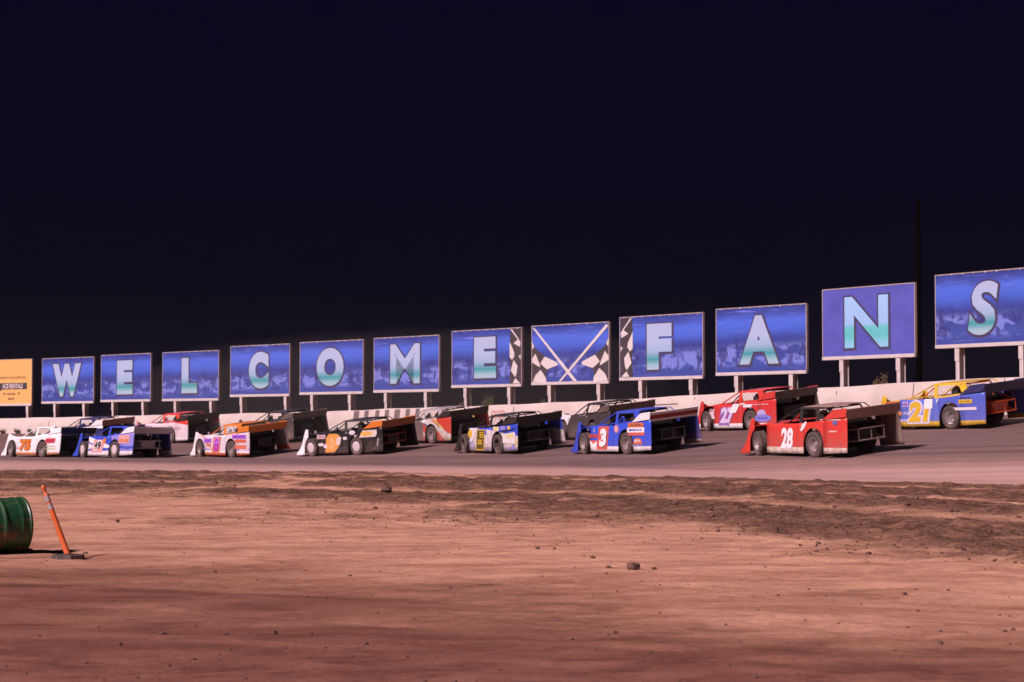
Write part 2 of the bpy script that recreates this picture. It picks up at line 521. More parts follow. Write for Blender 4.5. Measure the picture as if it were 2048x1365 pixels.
ts = np.concatenate([np.arange(0, ARC, .8), [ARC]])
ds = np.concatenate([np.linspace(-.3, 1, 40) ** 1.0])
TT, DD = np.meshgrid(ts, ds)
PX, PY = np.zeros_like(TT), np.zeros_like(TT)
for j, t in enumerate(ts):
    p = wall_pt(t)
    dd = np.array([wall_dir(np.clip(t + k, .5, ARC - .5)) for k in (-4, -2, 0, 2, 4)]).mean(0); dd /= np.linalg.norm(dd)
    n = np.array([dd[1], -dd[0]]) * SIDE
    if np.dot(n, -p[:2]) < 0: n = -n
    dist = np.where(ds < 0, ds * 1.0, ds * (edge_d(t) + .12))
    PX[:, j] = p[0] + n[0] * dist; PY[:, j] = p[1] + n[1] * dist
PZ = terrain(PX, PY) + .004 + (fbm(PX * .8, PY * .8, 71, 3) - .5) * .03
PZ[-1] -= .10
track = grid_mesh('race_track', PX, PY, PZ, CLAY, {'lane': np.clip(DD, 0, 1), 'along': TT})
kind(track, 'structure')

# ------------------------------------------------------------------ concrete wall
def concrete_mat():
    m, nt, b = new_mat('painted_concrete')
    g = NT(nt); co = g.coords()
    n1 = g.noise(.7, 5, .6, co); n2 = g.noise(6, 5, .65, co)
    col = g.mix(g.smooth(n1, .35, .7), (.47, .395, .37), (.56, .48, .455))
    col = g.mix(g.math('MULTIPLY', g.smooth(n2, .5, .75), .45), col, (.42, .32, .27))
    scuff = g.noise(1.0, 4, .6, g.coords('Object', (.4, .4, 5)), .4)
    col = g.mix(g.math('MULTIPLY', g.smooth(scuff, .62, .72), .35), col, (.25, .19, .18))
    g.l(col, b.inputs['Base Color']); b.inputs['Roughness'].default_value = .85
    g.l(g.bump(n2, .3, .02), b.inputs['Normal'])
    return m
CONC = concrete_mat()
GREY = flat('faded_black_paint', (.13, .10, .11), .7, grime=.6, gscale=4)
DARKGAP = flat('dark_joint', (.07, .05, .045), .9)
def wall_frame(t):
    p = wall_pt(t); d = wall_dir(np.clip(t, .5, ARC - .5)); n = np.array([d[1], -d[0]])
    if np.dot(n, -p[:2]) < 0: n = -n
    return p, d, n
def wall_at(t, off, z):
    p, d, n = wall_frame(t)
    return Vector((p[0] + n[0] * off, p[1] + n[1] * off, p[2] - WALL_H + z))
sec = [(.18, -.60), (.14, .28), (.06, WALL_H - .03), (.03, WALL_H), (-.15, WALL_H), (-.18, WALL_H - .03), (-.26, .28), (-.28, -.60)]
mb = MB(); tw = list(np.arange(0, ARC, .6)) + [ARC]
vs = [wall_at(t, o, z + (.012 * math.sin(t * 1.7) + .01 * math.sin(t * .61) if z > .3 else 0)) for t in tw for o, z in sec]
n = len(sec); fs = []
for i in range(len(tw) - 1):
    for k in range(n):
        fs.append((i * n + k, (i + 1) * n + k, (i + 1) * n + (k + 1) % n, i * n + (k + 1) % n))
fs += [tuple(range(n)), tuple((len(tw) - 1) * n + k for k in range(n))]
mb.add(vs, fs)
wall = mb.build('concrete_wall', CONC, smooth=True)
tag(wall, 'long pale concrete wall curving round the outside of the dirt track below the lettered boards', 'wall')
def u_to_t(u):
    best = min(np.arange(0, ARC, .1), key=lambda t: abs(proj(wall_pt(t))[0] - u)); return float(best)
def wall_face(z): return float(np.interp(z, [.28, WALL_H - .03], [.14, .06]))
def wall_patch(mbd, t0, t1, z0, z1, lift=.006, lean=0.0):
    k = max(2, int((t1 - t0) / .5) + 1)
    vs = []
    for t in np.linspace(t0, t1, k):
        for z in (z0, z1):
            vs.append(wall_at(t + lean * (z - z0), wall_face(z) + lift, z))
            vs.append(wall_at(t + lean * (z - z0), wall_face(z) - .02, z))
    fs = []
    for i in range(k - 1):
        a = i * 4
        fs += [(a, a + 4, a + 6, a + 2), (a + 1, a + 3, a + 7, a + 5), (a, a + 1, a + 5, a + 4), (a + 2, a + 6, a + 7, a + 3)]
    fs += [(0, 2, 3, 1), (k * 4 - 4, k * 4 - 3, k * 4 - 1, k * 4 - 2)]
    mbd.add(vs, fs)
mb = MB()
for k in range(7):
    u0 = 711.5 + 20.3 * k
    wall_patch(mb, u_to_t(u0), u_to_t(u0 + 9.3), WALL_H - .46, WALL_H - .035)
mb.build('checkered_band', GREY, wall)
for u, h0, h1 in ((20, .12, .62), (102, .35, .7), (256, .2, .86), (1030, .3, .8), (1111, .1, .85), (1391, .1, .8), (1677, .12, .72), (1832, .3, .85), (590, .2, .86), (2010, .2, .85)):
    mb = MB(); t = u_to_t(u)
    wall_patch(mb, t - .018, t + .022, h0, h1, .004, random.uniform(-.06, .06))
    mb.build('expansion_joint', DARKGAP, wall)
for u0, u1, z in ((1070, 1142, .36), (1312, 1360, .55)):
    mb = MB(); wall_patch(mb, u_to_t(u0), u_to_t(u1), z, z + .05, .005)
    mb.build('scrape_mark', GREY, wall)
mb = MB()
for k in range(6):
    t = u_to_t(986 + k * 4.6)
    wall_patch(mb, t, t + .06, .28 + .03 * (k % 2), .62 - .02 * (k % 3), .005, .28)
    if k % 2 == 0: wall_patch(mb, t + .10, t + .30, .58, .63, .0055)
mb.build('red_lettering', flat('faded_red_paint', (.45, .17, .16), .7), wall)

# ------------------------------------------------------------------ billboards
def sky_print_mat(name, plain=False):
    m, nt, b = new_mat(name)
    g = NT(nt)
    gen = g.coords('Generated'); co = g.coords('Object')
    sep = g.n('ShaderNodeSeparateXYZ'); g.l(gen, sep.inputs[0]); z = sep.outputs[2]
    inf = g.n('ShaderNodeObjectInfo').outputs['Random']
    off = g.n('ShaderNodeVectorMath', operation='ADD'); g.l(co, off.inputs[0])
    cmb = g.n('ShaderNodeCombineXYZ'); g.l(g.math('MULTIPLY', inf, 70), cmb.inputs[0]); g.l(cmb.outputs[0], off.inputs[1])
    def sn(sx, sz, detail=4, dist=0.3, rough=.6):
        mp = g.n('ShaderNodeMapping'); mp.inputs['Scale'].default_value = (sx, 1, sz); g.l(off.outputs[0], mp.inputs[0])
        return g.noise(1.0, detail, rough, mp.outputs[0], dist)
    if plain:
        col = g.mix(g.smooth(sn(1.2, 1.6), .3, .7), (.072, .085, .37), (.100, .108, .45))
        g.l(col, b.inputs['Base Color'])
    else:
        zz = g.math('ADD', z, g.math('MULTIPLY', g.math('SUBTRACT', sn(.5, 1.5), .5), .22))
        col = g.ramp(zz, [(0, (.040, .058, .27)), (.14, (.050, .080, .33)), (.30, (.045, .065, .28)), (.42, (.048, .065, .26)), (.5, (.040, .058, .29)),
                          (.66, (.060, .120, .55)), (.8, (.070, .135, .62)), (.9, (.048, .075, .35)), (1.0, (.032, .042, .22))])
        streak = g.smooth(sn(.7, 9.0), .56, .72)
        col = g.mix(g.math('MULTIPLY', streak, g.smooth(z, .5, .9)), col, (.17, .21, .80))
        cloud = g.smooth(sn(.9, 2.2, 5, .4), .47, .56)
        zone = g.math('MULTIPLY', g.smooth(z, .06, .15), g.smooth(z, .47, .34))
        col = g.mix(g.math('MULTIPLY', g.math('MULTIPLY', cloud, zone), .8), col, (.19, .235, .66))
        dark = g.smooth(sn(1.9, 1.2, 5, .8), .51, .58)
        zone2 = g.math('MULTIPLY', g.smooth(z, .05, .12), g.smooth(z, .6, .42))
        col = g.mix(g.math('MULTIPLY', g.math('MULTIPLY', dark, zone2), .75), col, (.035, .035, .17))
        ln = g.smooth(sn(.6, 16.0, 3), .55, .65)
        col = g.mix(g.math('MULTIPLY', g.math('MULTIPLY', ln, g.smooth(z, .26, .05)), .5), col, (.13, .14, .5))
        g.l(col, b.inputs['Base Color'])
    b.inputs['Roughness'].default_value = .55
    b.inputs['Specular IOR Level'].default_value = .25
    g.l(g.bump(g.noise(2.0, 2, .5, co), .25, .04), b.inputs['Normal'])
    return m
def letter_mat(name, stops):
    m, nt, b = new_mat(name)
    g = NT(nt)
    sep = g.n('ShaderNodeSeparateXYZ'); g.l(g.coords('Generated'), sep.inputs[0])
    g.l(g.ramp(sep.outputs[2], stops), b.inputs['Base Color'])
    b.inputs['Roughness'].default_value = .55
    b.inputs['Specular IOR Level'].default_value = .25
    return m
PRINT, PLAIN = sky_print_mat('printed_blue_banner'), sky_print_mat('plain_blue_banner', True)
LETTER = letter_mat('faded_letter', [(0, (.34, .44, .58)), (.09, (.28, .45, .55)), (.22, (.045, .28, .32)), (.40, (.28, .40, .60)), (.6, (.35, .44, .66)), (1, (.36, .43, .63))])
LETTER_N = letter_mat('teal_letter', [(0, (.25, .50, .74)), (.10, (.2, .5, .66)), (.24, (.10, .46, .47)), (.40, (.13, .48, .52)), (.46, (.27, .46, .76)), (1, (.30, .52, .80))])
NAVY = flat('letter_outline', (.05, .04, .10), .6, grime=.1)
TRIM = flat('white_painted_steel', (.56, .495, .495), .6, grime=.25, gscale=3)
EDGEM = flat('weathered_edge', (.46, .38, .34), .7, grime=.5)
STEEL = flat('bolt_head', (.85, .82, .85), .25, .0, grime=.0)
FLAGW = flat('flag_white', (.62, .56, .56), .6, grime=.15)
FLAGB = flat('flag_black', (.045, .035, .045), .6, grime=.1)
YEL = flat('yellow_sign_face', (.70, .40, .13), .55, grime=.12, gscale=2)
INK = flat('sign_ink', (.05, .04, .04), .6, grime=.1)
INKB = flat('brown_sign_lettering', (.26, .13, .06), .6, grime=.1)
PINKW = flat('white_sign_lettering', (.62, .50, .54), .6, grime=.1)

LW = {'W': .55, 'E': .315, 'L': .275, 'C': .335, 'O': .43, 'M': .455, 'F': .30, 'A': .44, 'N': .475, 'S': .30}
BLAB = {1: 'blue sky billboard with the pale letter W, standing right after the yellow board',
        2: 'blue sky billboard with the letter E standing between the W board and the L board',
        3: 'blue sky billboard with the pale letter L behind the concrete wall',
        4: 'blue sky billboard with the rounded letter C behind the concrete wall',
        5: 'blue sky billboard with the oval letter O behind the concrete wall',
        6: 'blue sky billboard with the pale letter M above the checkered part of the wall',
        7: 'blue sky billboard with the letter E and a checkered flag strip down its right edge',
        8: 'blue sky billboard with two crossed checkered flags and no letter',
        9: 'blue sky billboard with the letter F and a checkered flag strip down its left edge',
        10: 'blue sky billboard with the pale letter A behind the concrete wall',
        11: 'plain blue billboard with the teal letter N, no sky picture behind it',
        12: 'largest blue sky billboard, with the slanted letter S, cut by the right edge',
        0: 'yellow billboard with the black ACE RENTALS bar, cut by the left edge'}
def board(i):
    key, ul, ur, tl, tr, bl, br = BOARDS[i]
    h = .45
    a, b = at(ul, bl, bdepth(i - 1 - h)), at(ur, br, bdepth(i - 1 + h))
    ax = Vector((b.x - a.x, b.y - a.y, 0)); W = ax.length; ax.normalize()
    mid = (a + b) / 2
    zt = .5 * (at(ul, tl, a.y).z + at(ur, tr, b.y).z); zb = .5 * (a.z + b.z)
    H = zt - zb
    gz = T1(mid.x, mid.y)
    ay = Vector((-ax.y, ax.x, 0))                       # away from the track
    M = Matrix(((ax.x, ay.x, 0, mid.x), (ax.y, ay.y, 0, mid.y), (0, 0, 1, gz), (0, 0, 0, 1)))
    root = empty('billboard', M)
    tag(root, BLAB[i], 'billboard', None if i == 0 else 'lettered billboards along the wall')
    z0 = zb - gz
    print('BOARD', i, key, 'W %.2f H %.2f z0 %.2f' % (W, H, z0))
    MB().box((0, .03, z0 + H / 2), (W - .02, .06, H)).build('panel', YEL if i == 0 else (PLAIN if key == 'N' else PRINT), root)
    fr = MB()
    fr.box((0, .02, z0 - .065), (W + .02, .12, .125))
    fr.build('bottom_rail', TRIM, root, bevel=.008)
    fr = MB()
    fr.box((-W / 2 - .005, .04, z0 + H / 2), (.03, .10, H - .01))
    fr.box((W / 2 + .005, .04, z0 + H / 2), (.03, .10, H - .01))
    fr.box((0, .04, z0 + H + .012), (W + .04, .10, .03))
    fr.build('edge_strip', EDGEM, root)
    for pu in POSTS[i]:
        s = (pu - ul) / (ur - ul); x = -W / 2 + s * W
        p = MB(); zl, zh = -.6, z0 - .13
        hh = zh - zl; zc = (zl + zh) / 2
        zm = zh - .42 * (zh - (wall_pt(0)[2] * 0 + z0 - 1.05)) if False else zh - .45
        p.box((x, .012, (zl + zm) / 2), (.17, .022, zm - zl))
        p.box((x - .012, .0, (zm + zh) / 2), (.205, .03, zh - zm))
        p.box((x, .14, zc), (.012, .23, hh)); p.box((x, .265, zc), (.17, .02, hh))
        p.build('post', TRIM, root)
    if i >= 1 and key != 'N':
        for k in range(9):
            x = -W / 2 + W * (k + .5) / 9
            r = random.choice((.016, .02, .026))
            mbb = MB(); mbb.lathe([(0.001, -r), (r * .7, -r * .7), (r, 0), (r, .02)], 8, Matrix.Translation((x, -.006, z0 + H - .012)))
            mbb.build('banner_bolt', STEEL, root, smooth=True)
    def face(off): return lambda a_, b_, d_: Vector((-W / 2 + a_ * W, -off + d_, z0 + b_ * H))
    if key in LW:
        w = LW[key] * W; hL = .755 * H; x0 = -.014 * W - w / 2; zb_ = z0 + .115 * H
        sh = 0.0
        if key == 'S': sh = .18; x0 -= .02 * W; w *= .86
        for nm, off, gr, mt in (('letter_outline', .004, .085 if key != 'S' else .08, NAVY), ('letter', .009, 0, LETTER_N if key == 'N' else LETTER)):
            vs, fs = fit(key, x0, x0 + w, zb_, zb_ + hL, {'N': .03, 'S': .035, 'M': .02, 'A': .05}.get(key, .075), sh, gr)
            mbb = MB(); dx = .02 if nm == 'letter_outline' else 0
            n_ = len(vs)
            mbb.add([(x + dx, -off, z - dx) for x, z in vs], fs)
            mbb.build(nm, mt, root)
    if key == 'flags':
        X0, X1 = 25, 752
        def nz(pts): return [((x - X0) / (X1 - X0), 1 - ((y - (78 - 60 * (x - X0) / (X1 - X0))) / (530 - 0 * (x - X0)))) for x, y in pts]
        mirror = lambda P: [(1 - a_, b_) for a_, b_ in P][::-1]
        dark = nz([(26, 215), (60, 285), (150, 358), (272, 408), (275, 432), (200, 468), (165, 505), (166, 600), (27, 606)])
        lights = [nz([(26, 218), (48, 268), (30, 300)]), nz([(60, 335), (105, 440), (105, 462), (28, 420), (27, 385)]),
                  nz([(150, 358), (272, 408), (275, 432), (172, 478), (108, 425)]), nz([(112, 485), (163, 560), (165, 598), (34, 604), (60, 540)])]
        mbb = MB(); mbb.poly(dark, face(.005)); mbb.poly(mirror(dark), face(.005)); mbb.build('checkered_flag', FLAGB, root)
        mbb = MB()
        for L_ in lights: mbb.poly(L_, face(.009)); mbb.poly(mirror(L_), face(.009))
        mbb.build('flag_check', FLAGW, root)
        for q in ([(26, 85), (60, 100), (462, 574), (425, 588)], [(730, 35), (752, 50), (312, 578), (285, 590)]):
            P_ = [((x - X0) / (X1 - X0), 1 - ((y - (78 - 60 * (x - X0) / (X1 - X0))) / 530)) for x, y in q]
            P_ = [(min(max(a_, .002), .998), min(max(b_, .003), .997)) for a_, b_ in P_]
            mbb = MB(); mbb.poly(P_, face(.013 if q[0][0] < 300 else .016)); mbb.build('flag_pole', FLAGW, root)
    if (key == 'E' and i == 7) or key == 'F':
        fl = (lambda P: P) if i == 7 else (lambda P: [(1 - a_, b_) for a_, b_ in P][::-1])
        sc = lambda P: fl([(.838 + a_ * .155, b_) for a_, b_ in P])
        mbb = MB(); mbb.poly(sc([(.0, .0), (.0, .12), (.06, .3), (.0, .52), (.0, .8), (.08, .99), (1, .99), (1, 0)]), face(.005)); mbb.build('checkered_flag', FLAGB, root)
        mbb = MB()
        for P_ in ([(0, .76), (.4, .57), (.42, .5), (.22, .43), (0, .48)], [(.35, .73), (.8, .8), (.98, .74), (.9, .66)], [(.35, .43), (.7, .32), (.62, .18), (.48, .12), (.1, .24)],
                   [(.5, .1), (.92, .01), (.28, .01)], [(.06, .985), (.2, .985), (.82, .8), (.74, .79)], [(.8, .5), (.98, .43), (.98, .52)]):
            mbb.poly(sc(P_), face(.009))
        mbb.build('flag_check', FLAGW, root)
    if i == 0:
        def line(txt, a0, a1, b0, b1, mt, nm, off=.012, sp=1.0, o=.0):
            vs, fs = fit(txt, a0 * W, a1 * W, b0 * H, b1 * H, o, spacing=sp)
            mbb = MB(); mbb.add([(-W / 2 + x, -off, z0 + z) for x, z in vs], fs); mbb.build(nm, mt, root)
        line('EQUIPMENT SALES SERVICE', .36, .90, .555, .62, INKB, 'lettering')
        mbb = MB(); mbb.poly([(.36, .40), (.47, .47), (.92, .47), (.92, .325), (.50, .325), (.40, .24), (.30, .24), (.30, .30)], face(.006)); mbb.build('black_bar', INK, root)
        line('ACE RENTALS', .50, .85, .345, .455, PINKW, 'lettering', .012, 1.0, .03)
        mbb = MB()
        for a0, a1, b0 in ((.515, .535, .205), (.545, .56, .205), (.585, .615, .2), (.625, .66, .2), (.67, .72, .2), (.765, .80, .21), (.60, .645, .09), (.655, .70, .09)):
            mbb.box((-W / 2 + (a0 + a1) / 2 * W, -.005, z0 + (b0 + .022) * H), ((a1 - a0) * W, .01, .045 * H))
        mbb.build('small_print', INKB, root)
    return root
for i in range(len(BOARDS)): board(i)

# ------------------------------------------------------------------ race cars
RUB = flat('dusty_tyre_rubber', (.060, .046, .044), .85, grime=.75, gscale=5)
BLK = flat('black_chassis', (.012, .011, .012), .6, grime=.12)
SEATM = flat('seat_black', (.02, .018, .02), .7, grime=.1)
RIMS = {'alu': flat('dusty_alloy_rim', (.42, .36, .36), .35, .5, .45), 'dark': flat('dark_rim', (.07, .05, .045), .5, .2, .5),
        'pink': flat('pale_wheel_cover', (.60, .50, .54), .4, 0, .2), 'chrome': flat('bright_rim', (.6, .56, .58), .22, .8, .25)}
def interp(P, x):
    return float(np.interp(x, [p[0] for p in P], [p[1] for p in P]))
TOPL = [(-2.82, 1.13), (-2.2, 1.09), (-1.4, 1.0), (-.6, .95), (.3, .94), (1.0, .95), (1.40, 1.02), (1.52, 1.08), (1.68, 1.09), (1.79, .82), (1.92, .50), (2.10, .27), (2.32, .13)]
WID = [(-2.82, .99), (-1.3, 1.0), (0, .98), (1.3, .98), (1.9, .94), (2.32, .86)]
def side_y(x, z):
    return interp(WID, x) - .10 * max(0, z - .35) + .10 * max(0, .38 - z) * (1.0 if abs(x) < 1.9 else 1.6)
WB, WR, WY = 1.32, .36, .86
def side_panel(sgn, front_open, mats, parent, low=.10):
    cols = []
    def arch(x, xc, r):
        return WR + math.sqrt(max(0, r * r - (x - xc) ** 2))
    def run(x0, x1, k, fn):
        for x in np.linspace(x0, x1, k): cols.append((float(x), fn(float(x))))
    r1, r2 = .46, .44
    lowf = lambda x: low + (.05 if x < -1.7 else 0) * min(1, (-1.7 - x))
    run(-2.82, -WB - r1, 6, lowf)
    run(-WB - r1, -WB + r1, 15, lambda x: arch(x, -WB, r1))
    run(-WB + r1, WB - r2, 9, lambda x: low)
    run(WB - r2, WB + r2, 19, lambda x: arch(x, WB, r2))
    run(WB + r2, 2.32, 9, lambda x: low - .04)
    nrow = 8
    mb = MB(); vs, fs = [], []
    for x, zb in cols:
        zt = max(interp(TOPL, x), zb + .012)
        for j in range(nrow + 1):
            z = zb + (zt - zb) * j / nrow
            vs.append((x, sgn * side_y(x, z), z))
    for i in range(len(cols) - 1):
        x0, x1 = cols[i][0], cols[i + 1][0]
        if abs(x1 - x0) < 1e-5: continue
        if front_open and x0 >= WB - r2 - 1e-4 and x1 <= 1.52: continue
        for j in range(nrow):
            a = i * (nrow + 1) + j; b = a + nrow + 1
            fs.append((a, b, b + 1, a + 1))
    mb.add(vs, fs)
    o = mb.build('side_panel', mats, parent, smooth=True)
    sol = o.modifiers.new('thickness', 'SOLIDIFY'); sol.thickness = .02; sol.offset = -1
    return o

def wheel(parent, x, y, steer, w, rimkind, sgn):
    prof = [(.20, .42), (.24, .47), (.30, .5), (.338, .47), (.352, .40), (.358, .2), (.36, 0), (.358, -.2), (.352, -.40), (.338, -.47), (.30, -.5), (.24, -.47), (.20, -.42), (.20, .42)]
    M = Matrix.Translation((x, y, WR)) @ Matrix.Rotation(steer, 4, 'Z')
    mb = MB(); mb.lathe([(r, a * w) for r, a in prof], 30)
    for k in range(36):            # tread blocks
        a = 2 * math.pi * k / 36
        rot = Matrix.Rotation(-a, 3, 'Y')
        for yy in (-.3, 0, .3):
            mb.box(rot @ Vector((.361, 0, 0)) + Vector((0, yy * w, 0)), (.016, .22 * w, .034), rot)
    t = mb.build('wheel', RUB, parent, smooth=True); t.matrix_local = M
    mb = MB(); s = sgn
    if rimkind == 'pink':
        mb.lathe([(.205, .40 * w * s), (.205, .48 * w * s), (.19, .5 * w * s), (.05, .54 * w * s), (.001, .54 * w * s)], 24)
    else:
        mb.lathe([(.205, .40 * w * s), (.212, .49 * w * s), (.198, .5 * w * s), (.185, .36 * w * s), (.165, .16 * w * s), (.10, .12 * w * s), (.075, .2 * w * s), (.06, .3 * w * s), (.001, .3 * w * s)], 24)
        for k in range(5):
            a = 2 * math.pi * k / 5
            mb.lathe([(.001, .0), (.016, .0), (.016, .035), (.001, .04)][::1], 6, Matrix.Translation((.115 * math.cos(a), .13 * w * s, .115 * math.sin(a))) @ Matrix.Scale(s, 4, (0, 1, 0)))
    mb.build('rim', RIMS[rimkind], t, smooth=True)
    return t

def decal(parent, shape, col, xc, zc, w, h, lift=.008, shear=0.0, name='sponsor_decal', mat=None, text=None, off=.05, outline=0):
    """flat graphic stuck to the left side panel; a runs from front to rear"""
    def put(a, b, d=0):
        x = xc - a; z = zc + b
        return Vector((x, side_y(x, z) + lift - d, z))
    mb = MB()
    if text:
        vs, fs = fit(text, -w / 2, w / 2, -h / 2, h / 2, off, shear, outline)
        if shear: vs = [(a - shear * h / 2, b) for a, b in vs]
        mb.add([put(a, b) for a, b in vs], fs)
    else:
        if shape == 'rect': P = [(-w / 2, -h / 2), (w / 2, -h / 2), (w / 2, h / 2), (-w / 2, h / 2)]
        elif shape == 'ellipse': P = [(w / 2 * math.cos(k * math.pi / 10), h / 2 * math.sin(k * math.pi / 10)) for k in range(20)]
        elif shape == 'round': P = [(w / 2 * max(-1, min(1, 1.25 * math.cos(k * math.pi / 12))), h / 2 * max(-1, min(1, 1.25 * math.sin(k * math.pi / 12)))) for k in range(24)]
        else: P = [(a * w, b * h) for a, b in shape]
        P = [(a + shear * b, b) for a, b in P]
        mb.poly(P, put)
    return mb.build(name, mat or flat('decal_%02d_%02d_%02d' % tuple(int(c * 99) for c in col), col, .45, grime=.15, gscale=9), parent)

def marks(parent, col, xc, zc, w, h, rows=1, n=7, lift=.012, seed=1, shear=.15):
    """rows of small sponsor lettering too small to read"""
    r = random.Random(seed); mb = MB()
    for k in range(rows):
        zz = zc + (rows / 2 - k - .5) * h / rows
        a = -w / 2
        while a < w / 2 - .01:
            ww = w / n * r.uniform(.5, .9); hh = h / rows * r.uniform(.55, .8)
            P = [(a, zz - zc - hh / 2), (a + ww, zz - zc - hh / 2), (a + ww + shear * hh, zz - zc + hh / 2), (a + shear * hh, zz - zc + hh / 2)]
            def put(p, q, d=0):
                x = xc - p; z = zc + q
                return Vector((x, side_y(x, z) + lift, z))
            mb.poly(P, put); a += w / n
    return mb.build('sponsor_decal', flat('decal_%02d_%02d_%02d' % tuple(int(c * 99) for c in col), col, .45, grime=.15, gscale=9), parent)

def driver_mesh():
    bm = bmesh.new(); lay = bm.verts.layers.skin.verify()
    def V(co, r, root=False):
        v = bm.verts.new(co); v[lay].radius = (r, r); v[lay].use_root = root; return v
    def E(*vs):
        for a, b in zip(vs, vs[1:]): bm.edges.new((a, b))
    pel = V((0, 0, .12), .15, True); wai = V((-.03, 0, .30), .135); che = V((-.02, 0, .50), .165); nk = V((.0, 0, .64), .065); hd = V((.03, 0, .76), .09); hd2 = V((.03, 0, .84), .085)
    E(pel, wai, che, nk, hd, hd2)
    for s in (-1, 1):
        sh = V((.0, .19 * s, .55), .07); el = V((.20, .25 * s, .36), .05); wr = V((.42, .13 * s, .44), .035); ha = V((.47, .11 * s, .48), .04)
        E(che, sh, el, wr, ha)
        hip = V((.12, .1 * s, .10), .09); kn = V((.50, .13 * s, .22), .065); an = V((.88, .1 * s, .06), .045); toe = V((1.0, .1 * s, .12), .04)
        E(pel, hip, kn, an, toe)
    me = bpy.data.meshes.new('driver'); bm.to_mesh(me); bm.free()
    o = bpy.data.objects.new('driver_tmp', me); C.objects.link(o)
    o.modifiers.new('skin', 'SKIN'); sd = o.modifiers.new('sub', 'SUBSURF'); sd.levels = 1; sd.render_levels = 1
    bpy.context.view_layer.update()
    out = bpy.data.meshes.new_from_object(o.evaluated_get(bpy.context.evaluated_depsgraph_get()))
    bpy.data.objects.remove(o)
    out.polygons.foreach_set('use_smooth', [True] * len(out.polygons))
    return out
DRV = driver_mesh()
SUITS = {}
def person(mat_world, suit, helm, label):
    me = DRV.copy(); me.materials.clear(); me.materials.append(flat('suit_%d_%d_%d' % tuple(int(c * 99) for c in suit), suit, .8, grime=.2))
    o = bpy.data.objects.new('person', me); C.objects.link(o); o.matrix_world = mat_world
    tag(o, label, 'person', 'drivers strapped into the race cars')
    mb = MB()
    prof = [(.001, .145), (.07, .13), (.115, .085), (.138, .02), (.140, -.04), (.128, -.11), (.10, -.14)]
    mb.lathe(prof, 18, Matrix.Translation((.03, 0, .80)) @ Matrix.Rotation(R(90), 4, 'X'))
    mb.build('helmet', flat('helmet_%d_%d_%d' % tuple(int(c * 99) for c in helm), helm, .25, grime=.05), o, smooth=True)
    mb = MB()
    vs = []; fs = []
    for k in range(9):
        a = R(-62 + 15.5 * k)
        for z in (.77, .85): vs.append((.03 + .143 * math.cos(a), .143 * math.sin(a), z))
    for k in range(8): fs.append((k * 2, k * 2 + 2, k * 2 + 3, k * 2 + 1))
    mb.add(vs, fs)
    v = mb.build('visor', flat('dark_visor', (.015, .015, .02), .15, grime=0), o, smooth=True)
    sol = v.modifiers.new('thickness', 'SOLIDIFY'); sol.thickness = .004
    return o

def car_matrix(u, s, theta, roll=1.5):
    """stands the car on the track with its left rear wheel at the given bearing and scale"""
    D = F / s; p = at(u, HY, D)
    h = Vector((-math.cos(R(theta)), math.sin(R(theta)), 0)); l = Vector((-h.y, h.x, 0))
    c = Vector((p.x, p.y, 0)) + h * WB - l * WY
    e = .9
    zx = [T1(c.x + h.x * k, c.y + h.y * k) for k in (-WB, WB)]; zy = [T1(c.x + l.x * k, c.y + l.y * k) for k in (-e, e)]
    X_ = (h + Vector((0, 0, (zx[1] - zx[0]) / (2 * WB)))).normalized()
    Y_ = (l + Vector((0, 0, (zy[1] - zy[0]) / (2 * e)))); Y_ = (Y_ - X_ * Y_.dot(X_)).normalized()
    Z_ = X_.cross(Y_)
    z = (sum(zx) + sum(zy)) / 4
    M = Matrix(((X_.x, Y_.x, Z_.x, c.x), (X_.y, Y_.y, Z_.y, c.y), (X_.z, Y_.z, Z_.z, z + .004), (0, 0, 0, 1)))
    return M

